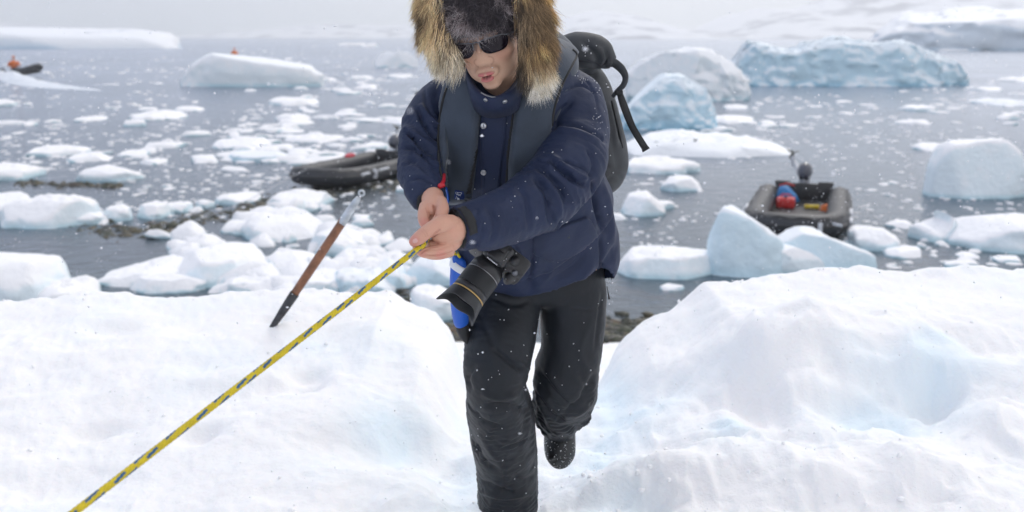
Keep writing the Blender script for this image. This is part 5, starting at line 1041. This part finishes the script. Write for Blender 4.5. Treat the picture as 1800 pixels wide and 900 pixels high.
m_ = MB(); m_.add(*tubeVF([P(1129, 266, 2.785), P(1141, 259, 2.785)], .0035, 8)); m_.build('strap_end', M_BLACK, pack)
m_ = MB(); m_.box(P(1088, 163, 2.80), (.022, .012, .014), None, .003); m_.build('buckle', M_BLACK, pack)
stube('side_zip', [(1074, 172), (1083, 210), (1091, 245), (1095, 262)], .003, pbv, .0, M_BLACK, pack, n=24)
specks('snow_specks', pbv, 24, (990, 60, 1100, 320), pk_b, .0010, .0022)

# ------------------------------------------------------------------ blue bag behind the camera
bag = empty('dry_bag', P(805, 575, 2.78), 'bright blue bag with white band and black bottom hanging behind the camera', 'bag')
B = MB(); B.add(*ptube([(808, 452, 2.66, 12, .7), (806, 462, 2.66, 18, .7), (806, 500, 2.68, 22, .7), (808, 540, 2.70, 20, .7), (812, 566, 2.72, 17, .7), (814, 572, 2.72, 12, .7)], 30, 24)); V, Fq, E = remesh(B, .0045, 3)
V += normals(V, Fq) * (.004 * ridge(V * [9, 9, 4], 2))[:, None]; mk('bag_body', V, Fq, M_BLUEP, bag); bb_ = mesh_bvh((V, Fq))
m_ = MB(); V, Fq_ = ptube([(809, 462, 2.66, 20.5), (807, 468, 2.66, 21.5), (806, 475, 2.66, 22)], 6, 28, squash=.75); V = V + np.outer(V[:, 0] - V[:, 0].mean(), [0, 0, -.45]); m_.add(V, Fq_); m_.build('white_band', M_WHITEP, bag)
B = MB(); B.add(*ptube([(812, 562, 2.72, 18, .7), (814, 575, 2.72, 19, .7), (818, 590, 2.72, 14, .7), (826, 604, 2.72, 8, .7)], 14, 20)); V, Fq, E = remesh(B, .005, 2); V += normals(V, Fq) * (.006 * fbm(V * 30, 3))[:, None]; mk('bag_bottom', V, Fq, M_BLACK, bag)
m_ = MB(); m_.tube([P(800, 440, 2.62), P(808, 452, 2.64)], .004, 8); m_.build('yellow_tape', mat('yellow_tape', (.6, .5, .02), .6), bag)

# ------------------------------------------------------------------ photo camera hanging from the neck
M_CAM = mat('camera_rubber', (.016, .017, .019), .5, bump=((700, .4, .001),)); M_CAMG = mat('camera_shell', (.022, .023, .026), .35); M_HOOD = mat('hood_plastic', (.020, .022, .025), .45); M_GOLD = mat('gold_print', (.55, .38, .14), .4); M_GLASS = mat('lens_glass', (.008, .006, .012), .05, coat=1)
exx = np.array([1., 0, 0]); upc = np.array([0, SP, CP]); fwd = np.array([0, CP, -SP])
a_ = -.58 * exx - .76 * upc - .34 * fwd; a_ /= np.linalg.norm(a_); b_ = .80 * exx - .60 * upc; b_ -= a_ * (b_ @ a_); b_ /= np.linalg.norm(b_); c_ = np.cross(a_, b_); c_ = c_ if c_ @ fwd < 0 else -c_
S0 = P(864, 464, 2.38); RC = np.stack([b_, c_, a_], 1)
def cw(b, c, a): return S0 + RC @ (np.array([b, c, a]) * .00108)
slr = empty('photo_camera', S0, 'black digital camera with zoom lens and petal hood hanging at the belly', 'camera')
m_ = MB(); m_.box(cw(4, -6, -27), (.150, .100, .052), RC, .012); m_.ell(cw(52, -8, -14), (.017, .040, .030), 20, 14, RC); bd = m_.build('camera_body', M_CAM, slr)
m_ = MB(); m_.box(cw(-2, 34, -20), (.066, .034, .056), RC, .013); m_.box(cw(-2, 49, -14), (.042, .014, .044), RC, .006); m_.box(cw(-2, 57, -30), (.024, .004, .022), RC, .001); pr = m_.build('viewfinder_prism', M_CAMG, slr)
m_ = MB(); m_.tube([cw(38, 34, -26), cw(38, 45, -26)], [.013, .012], 20); m_.build('dial', M_CAMG, slr)
m_ = MB(); m_.tube([cw(-42, 34, -26), cw(-42, 47, -26)], [.014, .013], 20); m_.build('dial', M_CAMG, slr)
m_ = MB(); m_.tube([cw(54, 32, -6), cw(54, 38, -5)], [.008, .007], 16); m_.build('shutter_button', M_GUN, slr)
m_ = MB(); m_.box(cw(58, -12, -38), (.022, .060, .034), RC, .006); m_.build('port_cover', M_CAMG, slr)
Mt = Matrix.Translation(Vector(cw(-2, 47, 9.5))) @ Matrix((Vector(b_), Vector(c_), Vector(a_))).transposed().to_4x4()
Mt2 = Mt @ Matrix.Identity(4); 
if Vector(b_).cross(Vector(c_)).dot(Vector(a_)) < 0: pass
text('maker_lettering', 'Nikon', .0125, Mt2, M_WHITEP, pr, .0006)
def lathe(prof, k=56, rib=None):
    A_ = []; n = len(prof)
    for (z, r) in prof:
        for i in range(k):
            t = 2 * math.pi * i / k; rr = r
            A_.append(cw(rr * math.cos(t), rr * math.sin(t), z))
    return A_, [(j * k + i, j * k + (i + 1) % k, j * k + k + (i + 1) % k, j * k + k + i) for j in range(n - 1) for i in range(k)]
m_ = MB(); m_.add(*lathe([(-4, 32), (8, 33), (9, 37), (14, 38), (15, 39.5), (32, 39.5), (33, 38), (36, 38)])); lb = m_.build('lens_barrel', M_CAMG, slr)
prof = [(36, 38)]; z = 37
while z < 74: prof += [(z, 41.2), (z + 1.4, 41.2), (z + 1.5, 40), (z + 2.3, 40)]; z += 2.4
m_ = MB(); m_.add(*lathe(prof + [(75, 38)])); m_.build('zoom_ring', M_HOOD, slr)
m_ = MB(); m_.add(*lathe([(75, 38), (76, 40.5), (88, 41), (89, 38), (94, 38), (95, 41.5), (104, 41.8)])); m_.build('focus_ring', M_CAMG, slr)
m_ = MB(); m_.add(*lathe([(91, 39.0), (91.2, 41.6), (93.4, 41.6), (93.6, 39.0)])); m_.build('gold_ring', M_GOLD, lb)
m_ = MB(); m_.add(*lathe([(34, 38.2), (34.2, 40.2), (35, 40.2), (35.2, 38)])); m_.build('silver_ring', M_METAL, lb)
k = 96; Vh = []
for j, f in enumerate(np.linspace(0, 1, 9)):
    for i in range(k):
        t = 2 * math.pi * i / k; Lh = 30 + 11 * math.cos(2 * t) + 5 * math.cos(4 * t); zz = 97 + f * Lh; r = 42.3 + 7.5 * f ** 1.1 * (Lh / 40); Vh.append(cw(r * math.cos(t), r * math.sin(t), zz))
for j, f in enumerate(np.linspace(1, 0, 9)):
    for i in range(k):
        t = 2 * math.pi * i / k; Lh = 30 + 11 * math.cos(2 * t) + 5 * math.cos(4 * t); zz = 97 + f * Lh; r = 40.6 + 7.5 * f ** 1.1 * (Lh / 40); Vh.append(cw(r * math.cos(t), r * math.sin(t), zz))
mk('lens_hood', Vh, [(j * k + i, j * k + (i + 1) % k, j * k + k + (i + 1) % k, j * k + k + i) for j in range(17) for i in range(k)], M_HOOD, slr)
m_ = MB(); m_.add(*lathe([(100, 40.5), (99, 36), (98, 34), (99.5, 25), (101, 12), (101.5, .5)])); m_.build('front_glass', M_GLASS, slr)
def onlens(z, deg, txt, size, mt):
    t = math.radians(deg); rad = b_ * math.cos(t) + c_ * math.sin(t); tan_ = -b_ * math.sin(t) + c_ * math.cos(t)
    rt = Vector(-tan_); nz = Vector(rad); up2 = nz.cross(rt); r = 40.0 if z < 36 else 41.6
    M = Matrix.Translation(Vector(S0 + RC @ np.array([0, 0, z * .001]) + rad * r * .001)) @ Matrix((rt, up2, nz)).transposed().to_4x4(); return text('lens_print', txt, size, M, mt, lb, .0003)
for (z, dg, s, sz, mt) in ((20, 100, '50 35 24', .0065, M_WHITEP), (25, 100, '70 mm', .005, M_WHITEP), (28, 125, '24-70', .006, M_GOLD), (20, 62, '0.38', .005, M_WHITEP), (80, 100, 'AF', .005, M_WHITEP)): onlens(z, dg, s, sz, mt)
for dg in (118, 124, 130, 136, 142):
    t = math.radians(dg); rad = b_ * math.cos(t) + c_ * math.sin(t); m_ = MB(); m_.box(S0 + a_ * .0145 + rad * .0392, (.0022, .001, .001), None); 
m_ = MB()
for i in range(14):
    t = math.radians(96 + i * 4.2); rad = b_ * math.cos(t) + c_ * math.sin(t); m_.box(S0 + a_ * (.0295 if i % 2 else .031) + rad * .0394, (.0016, .0016, .0016), None)
m_.build('distance_marks', M_GOLD, lb)
ribbon('neck_strap', [P(886, 432, 2.40), P(890, 420, 2.42), P(893, 400, 2.47), P(893, 360, 2.50)], [P(893, 432, 2.40), P(897, 420, 2.42), P(901, 400, 2.47), P(901, 360, 2.50)], .003, M_BLACK, slr)
cbv = mesh_bvh(*[([v.co[:] for v in o.data.vertices], [tuple(p.vertices) for p in o.data.polygons]) for o in (bd, pr)])
specks('snow_specks', cbv, 14, (825, 420, 912, 500), bd, .0008, .0018)
# ------------------------------------------------------------------ inflatable boats
WC = False
M_TUBE = mat('grey_black_rubber', (.022, .024, .030), .5, var=.2, vscale=6, bump=((25, .25, .01),)); M_HULL = mat('black_hull', (.02, .021, .025), .45); M_DECK = mat('dark_deck', (.035, .035, .04), .6, var=.3, vscale=8)
M_COWL = mat('outboard_cowl', (.045, .052, .075), .3, coat=.3); M_LEG = mat('outboard_leg', (.42, .44, .48), .5)
M_BR = mat('bright_red', (.55, .02, .02), .45); M_BB = mat('bright_blue', (.01, .16, .42), .5); M_YL = mat('bright_yellow', (.62, .45, .02), .5); M_OR = mat('bright_orange', (.70, .16, .02), .6); M_GREY = mat('light_grey_mark', (.6, .62, .66), .6); M_FLESH = mat('plain_skin', (.5, .3, .22), .6)
def boat_at(bow, stern, name, label):
    d = bow - stern; yaw = math.atan2(d[1], d[0]); c = bow - d / np.linalg.norm(d) * 2.45
    e_ = empty(name, (c[0], c[1], -.05), label, 'inflatable boat', None, (0, 0, yaw)); e_.scale = (.95, .92, .84); return e_
def boat(root, num, tilt=True):
    K = [(-2.55, .82, .40, .14), (-2.2, .82, .38, .24), (-1, .83, .38, .25), (.6, .83, .40, .25), (1.5, .80, .43, .25), (2.05, .66, .46, .25), (2.30, .40, .48, .25), (2.38, 0, .49, .25)]
    K = K + [(x, -y, z, r) for x, y, z, r in K[-2::-1]]; C = cr_interp(K, 110)
    m_ = MB(); m_.tube(C[:, :3], C[:, 3], 20); tb_ = m_.build('pontoon', M_TUBE, root)
    for s_ in (1, -1):
        m_ = MB(); m_.tube([(-2.55, .82 * s_, .40), (-2.72, .82 * s_, .38), (-2.85, .82 * s_, .37)], [.14, .09, .03], 14); m_.build('stern_cone', M_HULL, root)
    ctr = np.array([0, 0, .38]); off = []
    for i in range(len(C)):
        t_ = C[min(i + 1, len(C) - 1), :3] - C[max(i - 1, 0), :3]; nn = np.cross(t_, [0, 0, 1]); nn /= np.linalg.norm(nn); nn = nn if nn @ (C[i, :3] - [-.3, 0, .4]) > 0 else -nn; off.append(nn)
    off = np.array(off); m_ = MB(); m_.tube(C[:, :3] + off * (C[:, 3:] * 1.0) + [0, 0, .02], .028, 8); m_.build('rubbing_strake', M_HULL, root)
    m_ = MB(); m_.tube(C[8:-8, :3] + off[8:-8] * (C[8:-8, 3:] * .72) + np.array([0, 0, .19])[None] + np.stack([np.zeros(94), np.zeros(94), .03 * np.sin(np.arange(94) * .9)], 1), .012, 6); m_.build('grab_rope', M_HULL, root)
    m_ = MB(); m_.box((-.2, 0, .20), (4.2, 1.35, .05)); m_.build('floor', M_DECK, root)
    m_ = MB(); V, Fq_ = tubeVF([(-2.3, 0, .05), (-1, 0, .02), (.8, 0, .05), (1.8, 0, .16), (2.25, 0, .38)], [.62, .68, .64, .42, .1], 20, True, .30); m_.add(V, Fq_); m_.build('hull', M_HULL, root)
    m_ = MB(); m_.box((-2.25, 0, .42), (.08, 1.3, .5), None, .02); m_.box((-2.25, .5, .66), (.07, .35, .12), None, .02); m_.box((-2.25, -.5, .66), (.07, .35, .12), None, .02); m_.build('transom', M_HULL, root)
    # outboard, tipped up out of the water
    m_ = MB(); R_o = Matrix.Rotation(math.radians(38 if tilt else 0), 3, 'Y')
    m_.ell((-2.22, 0, 1.00), (.26, .18, .20), 24, 16, R_o); m_.box((-2.2, 0, .96), (.40, .28, .25), R_o, .08); cw_ = m_.build('cowling', M_COWL, root)
    m_ = MB(); m_.tube([(-2.30, 0, .88), (-2.42, -.05, .84), (-2.75, -.18, .98), (-3.05, -.30, 1.12)], [.13, .11, .07, .06], 12, squash=.7); m_.tube([(-2.95, -.30, 1.0), (-3.05, -.32, 1.15), (-3.1, -.34, 1.28)], [.03, .055, .055], 10); m_.box((-2.42, 0, .62), (.16, .26, .36), None, .03); lg_ = m_.build('outboard_leg', M_LEG, root)
    m_ = MB(); m_.tube([(-3.08, -.34, 1.26), (-3.12, -.35, 1.42)], [.045, .02], 10)
    for q in range(3):
        a = q * 2.094 + .4; V, Fq_ = tubeVF([(-3.1, -.35 + math.cos(a) * .03, 1.34 + math.sin(a) * .03), (-3.12, -.35 + math.cos(a) * .1, 1.34 + math.sin(a) * .1), (-3.1, -.35 + math.cos(a) * .18, 1.34 + math.sin(a) * .18)], [.03, .07, .03], 10, True, .2); m_.add(V, Fq_)
    m_.build('propeller', mat('propeller_dark', (.03, .035, .02), .4), lg_)
    for s_ in (1, -1):
        rg = Matrix((Vector((-s_, 0, 0)), Vector((0, 0, 1)), Vector((0, s_, 0)))).transposed().to_4x4()
        text('number', num, .36, Matrix.Translation((1.05, s_ * 1.09, .42)) @ rg, M_GREY, root, .03, .05)
        for (x0, x1, z_) in ((.25, .8, .50), (1.35, 1.75, .50)):
            m_ = MB(); m_.box(((x0 + x1) / 2, s_ * 1.068, z_), (x1 - x0, .07, .06), None, .01); m_.build('stripe', M_GREY, root)
    return tb_
A1, B1 = W(1392, 434), W(1411, 362)
zr = boat_at(A1, B1, 'inflatable_boat', 'grey black inflatable boat numbered 1, its blunt bow facing the shore, motor tipped up'); boat(zr, '1')
# the bow number and stripe of boat 1 face the shore
for nm, yy_, w_ in (('number', .38, 0),):
    M = Matrix.Translation((2.60, .50, .46)) @ Matrix((Vector((0, 1, 0)), Vector((0, 0, 1)), Vector((1, 0, 0)))).transposed().to_4x4() @ Matrix.Rotation(math.radians(20), 4, 'Y'); text('number', '1', .34, M, M_GREY, zr, .03, .05)
m_ = MB(); m_.box((2.42, .80, .56), (.03, .26, .06), Matrix.Rotation(math.radians(-42), 3, 'Z'), .01); m_.build('stripe', M_GREY, zr)
A3, B3 = W(546, 338), W(717, 291)
zl = boat_at(A3, B3, 'inflatable_boat', 'black inflatable boat numbered 3 moored by the weedy rocks left of the man'); boat(zl, '3')
def inb(root, x, y, z): return Vector(root.location) + Matrix.Rotation(root.rotation_euler[2], 3, 'Z') @ Vector((x * .95, y * .92, z * .84))
def gear(root, x, y, z, bld, name, label, cat):
    e_ = empty(name, inb(root, x, y, z), label, cat, None, (0, 0, root.rotation_euler[2])); e_.scale = (.8,) * 3; bld(e_)
def fuel(e):
    m_ = MB(); m_.box((0, 0, .14), (.36, .48, .28), None, .05); m_.build('tank', M_BR, e); m_ = MB(); m_.tube([(0, -.15, .30), (0, -.1, .36), (0, .1, .36), (0, .15, .30)], .018, 8); m_.build('handle', M_BR, e); m_ = MB(); m_.tube([(.1, 0, .28), (.1, 0, .32)], .04, 12); m_.build('cap', M_HULL, e)
gear(zr, -1.0, -.34, .225, fuel, 'fuel_tank', 'red fuel tank in the boat numbered 1, below the blue bag', 'fuel tank')
def bagb(e):
    V, Fq_ = blob(.26, .33, .34, 28, 14, 55, e=.5, amp=.12, below=.1); mk('bag', V, Fq_, M_BB, e); m_ = MB(); m_.tube([(0, -.2, .36), (0, 0, .42), (0, .2, .36)], .02, 8); m_.build('handle', M_BR, e)
gear(zr, -1.55, -.36, .36, bagb, 'gear_bag', 'bright blue gear bag in the boat numbered 1, behind the red tank', 'bag')
def pump(e):
    m_ = MB(); m_.tube([(0, -.16, .07), (0, .16, .07)], [.06, .06], 12); m_.ell((0, .17, .07), (.07, .05, .07)); m_.build('float', M_YL, e); m_ = MB(); m_.tube([(0, .2, .06), (.05, .4, .05), (0, .55, .05)], .015, 6); m_.build('cord', M_GREY, e)
gear(zr, -.95, .22, .225, pump, 'throw_float', 'small yellow float with cord on the deck of the boat numbered 1', 'float')
def jack(e):
    V, Fq_ = blob(.16, .26, .16, 26, 12, 91, e=.6, amp=.35, below=.03); mk('cloth', V, Fq_, M_OR, e); m_ = MB(); m_.tube([(-.1, -.2, .15), (0, 0, .19), (.1, .2, .13)], .02, 6); m_.build('belt', M_HULL, e)
gear(zr, -.98, .62, .225, jack, 'life_jacket', 'crumpled orange life jacket on the deck of the boat numbered 1', 'life jacket')
def jack2(e):
    V, Fq_ = blob(.30, .10, .10, 26, 12, 93, e=.6, amp=.3, below=.03); mk('cloth', V, Fq_, mat('pink_red', (.6, .06, .09), .6), e); m_ = MB(); m_.tube([(-.25, 0, .07), (0, 0, .12), (.25, 0, .07)], .015, 6); m_.build('belt', M_HULL, e)
gear(zl, -.9, -.80, .62, jack2, 'red_bag', 'small pinkish red bag lying on the tube of the boat numbered 3', 'bag')
m_ = MB(); m_.tube([(A3[0] - .1, A3[1] + .1, .55), (A3[0] - .9, A3[1] - 2.2, .18), (A3[0] - 1.6, A3[1] - 4.2, .02)], .008, 6); m_.build('mooring_line', M_LEG, label='thin grey mooring line from the bow of the boat numbered 3', category='line')

# small boats far off with drivers in orange
def driver(loc, yaw, label, s=1.0):
    p_ = empty('person', loc, label, 'person', None, (0, 0, yaw))
    m_ = MB(); m_.tube([(0, 0, .35), (.02, 0, .6), (.06, 0, .9), (.06, 0, 1.02)], [.20, .22, .25, .12], 16, squash=.75); m_.tube([(.05, .22, .92), (.2, .3, .72), (.45, .2, .66)], [.09, .08, .06], 10); m_.tube([(.05, -.22, .92), (-.1, -.32, .72), (-.3, -.25, .6)], [.09, .08, .06], 10)
    m_.tube([(0, .12, .4), (.42, .14, .42), (.46, .14, .02)], [.12, .10, .08], 10); m_.tube([(0, -.12, .4), (.42, -.14, .42), (.46, -.14, .02)], [.12, .10, .08], 10); m_.tube([(.07, 0, 1.0), (.08, 0, 1.14)], .07, 10); m_.ell((.09, 0, 1.24), (.10, .085, .125), 16, 12); m_.ell((.19, 0, 1.23), (.02, .018, .025), 8, 6)
    V, Fq_, _ = remesh(m_, .02, 2); mk('body', V, Fq_, M_FLESH, p_)
    m_ = MB(); m_.tube([(0, 0, .34), (.02, 0, .6), (.06, 0, .9), (.06, 0, 1.04)], [.25, .28, .31, .14], 16, squash=.75); m_.tube([(.05, .24, .94), (.2, .33, .72), (.42, .2, .66)], [.12, .11, .08], 10); m_.tube([(.05, -.24, .94), (-.1, -.35, .72), (-.27, -.25, .6)], [.12, .11, .08], 10); V, Fq_, _ = remesh(m_, .02, 2); mk('jacket', V, Fq_, M_OR, p_)
    m_ = MB(); m_.tube([(0, .12, .38), (.44, .14, .42), (.46, .14, .0)], [.15, .13, .10], 10); m_.tube([(0, -.12, .38), (.44, -.14, .42), (.46, -.14, .0)], [.15, .13, .10], 10); m_.build('trousers', M_HULL, p_)
    m_ = MB(); m_.ell((.06, 0, 1.29), (.12, .11, .11), 14, 10); m_.build('hood', M_OR, p_); return p_
def small_boat(loc, yaw, label):
    e_ = empty('inflatable_boat', loc, label, 'inflatable boat', None, (0, math.radians(-7), yaw))
    K = [(-2.2, .75, .25, .18), (-1, .78, .3, .23), (1, .76, .38, .23), (2.0, .5, .55, .22), (2.35, 0, .66, .2)]; K = K + [(x, -y, z, r) for x, y, z, r in K[-2::-1]]; C = cr_interp(K, 50); m_ = MB(); m_.tube(C[:, :3], C[:, 3], 12); m_.build('pontoon', M_HULL, e_)
    m_ = MB(); m_.box((-.2, 0, .15), (4, 1.3, .1)); m_.build('floor', M_DECK, e_); m_ = MB(); m_.ell((-2.3, 0, .75), (.25, .18, .25)); m_.tube([(-2.35, 0, .6), (-2.4, 0, -.2)], .07, 8); m_.build('outboard', M_COWL, e_)
w = W(38, 136); yw = math.radians(-25)
small_boat((w[0], w[1], .12), yw, 'tiny dark speedboat with raised bow and white wake at the far left')
dv = driver((w[0] - .75, w[1] + .3, .3), yw, 'tiny distant person in orange driving the speedboat at the far left'); dv.scale = (1.15,) * 3
w2 = P(413, 98, 140); small_boat((w2[0], w2[1], 0), math.radians(150), 'tiny dark boat mostly hidden behind the domed iceberg'); dv = driver((w2[0], w2[1], .5), math.radians(150), 'tiny person in orange seen over the top of the domed iceberg'); dv.scale = (1.1,) * 3
# wake: a low churned ridge of foam
n_ = 160; K = cr_interp([W(2, 140), W(22, 139), W(50, 146), (W(95, 152)), W(150, 157), W(190, 159)], n_); wd = np.interp(np.linspace(0, 1, n_), [0, .1, .35, .7, 1], [.8, 2.2, 2.6, 1.7, .15]); hh = np.interp(np.linspace(0, 1, n_), [0, .1, .3, .6, 1], [.2, .75, .40, .12, .01])
V = []; kk = 24
for i in range(n_):
    for j in range(kk): a = j / (kk - 1) * 2 - 1; V.append((K[i][0], K[i][1] + a * wd[i], -.02 + hh[i] * (1 - a * a)))
V = np.array(V); V[:, 2] += .5 * np.repeat(hh, kk) * fbm(V * 1.6, 4) * (V[:, 2] > 0); V[:, 1] += .5 * fbm(V * .8 + 9, 3)
idx = np.arange(n_ * kk).reshape(n_, kk); mk('wake_foam', V, np.stack([idx[:-1, :-1], idx[:-1, 1:], idx[1:, 1:], idx[1:, :-1]], -1).reshape(-1, 4), mat('foam', (.70, .74, .80), .8, bump=((3, .5, .1),)), label='white foam of the wake behind the speedboat', category='foam', kind='stuff')

# ------------------------------------------------------------------ falling snow
rs = np.random.RandomState(44); bm = bmesh.new(); bmesh.ops.create_icosphere(bm, subdivisions=1, radius=1); 
bm.free(); iv = np.array([(1, 0, 0), (-1, 0, 0), (0, 1, 0), (0, -1, 0), (0, 0, 1), (0, 0, -1)], float); fi = np.array([(0, 2, 4), (2, 1, 4), (1, 3, 4), (3, 0, 4), (2, 0, 5), (1, 2, 5), (3, 1, 5), (0, 3, 5)])
NF = 15000; yv = .7 + 15 * rs.rand(NF) ** .85; xv = (rs.rand(NF) * 2 - 1) * (1.0 + yv * .62); zv = H - 2.6 + rs.rand(NF) * 4.0; r = rs.uniform(.0012, .0036, NF) * np.interp(yv, [0, 2, 16], [.55, .9, 2.2])
gzv = np.interp(yv, [0, 3, 5, 12, 20], [2.3, 2.3, 2.6, .2, .1]); k = zv > gzv; yv, xv, zv, r = yv[k], xv[k], zv[k], r[k]; n = len(r)
sc3 = rs.uniform(.5, 1.4, (n, 3)) * r[:, None]; V = (iv[None] * (1 + .35 * rs.randn(n, len(iv), 1))) * sc3[:, None] + np.stack([xv, yv, zv], 1)[:, None]
mk('falling_snow', V.reshape(-1, 3), (fi[None] + (np.arange(n) * len(iv))[:, None, None]).reshape(-1, 3), M_FLAKE, label='white snowflakes drifting through the air', kind='stuff')
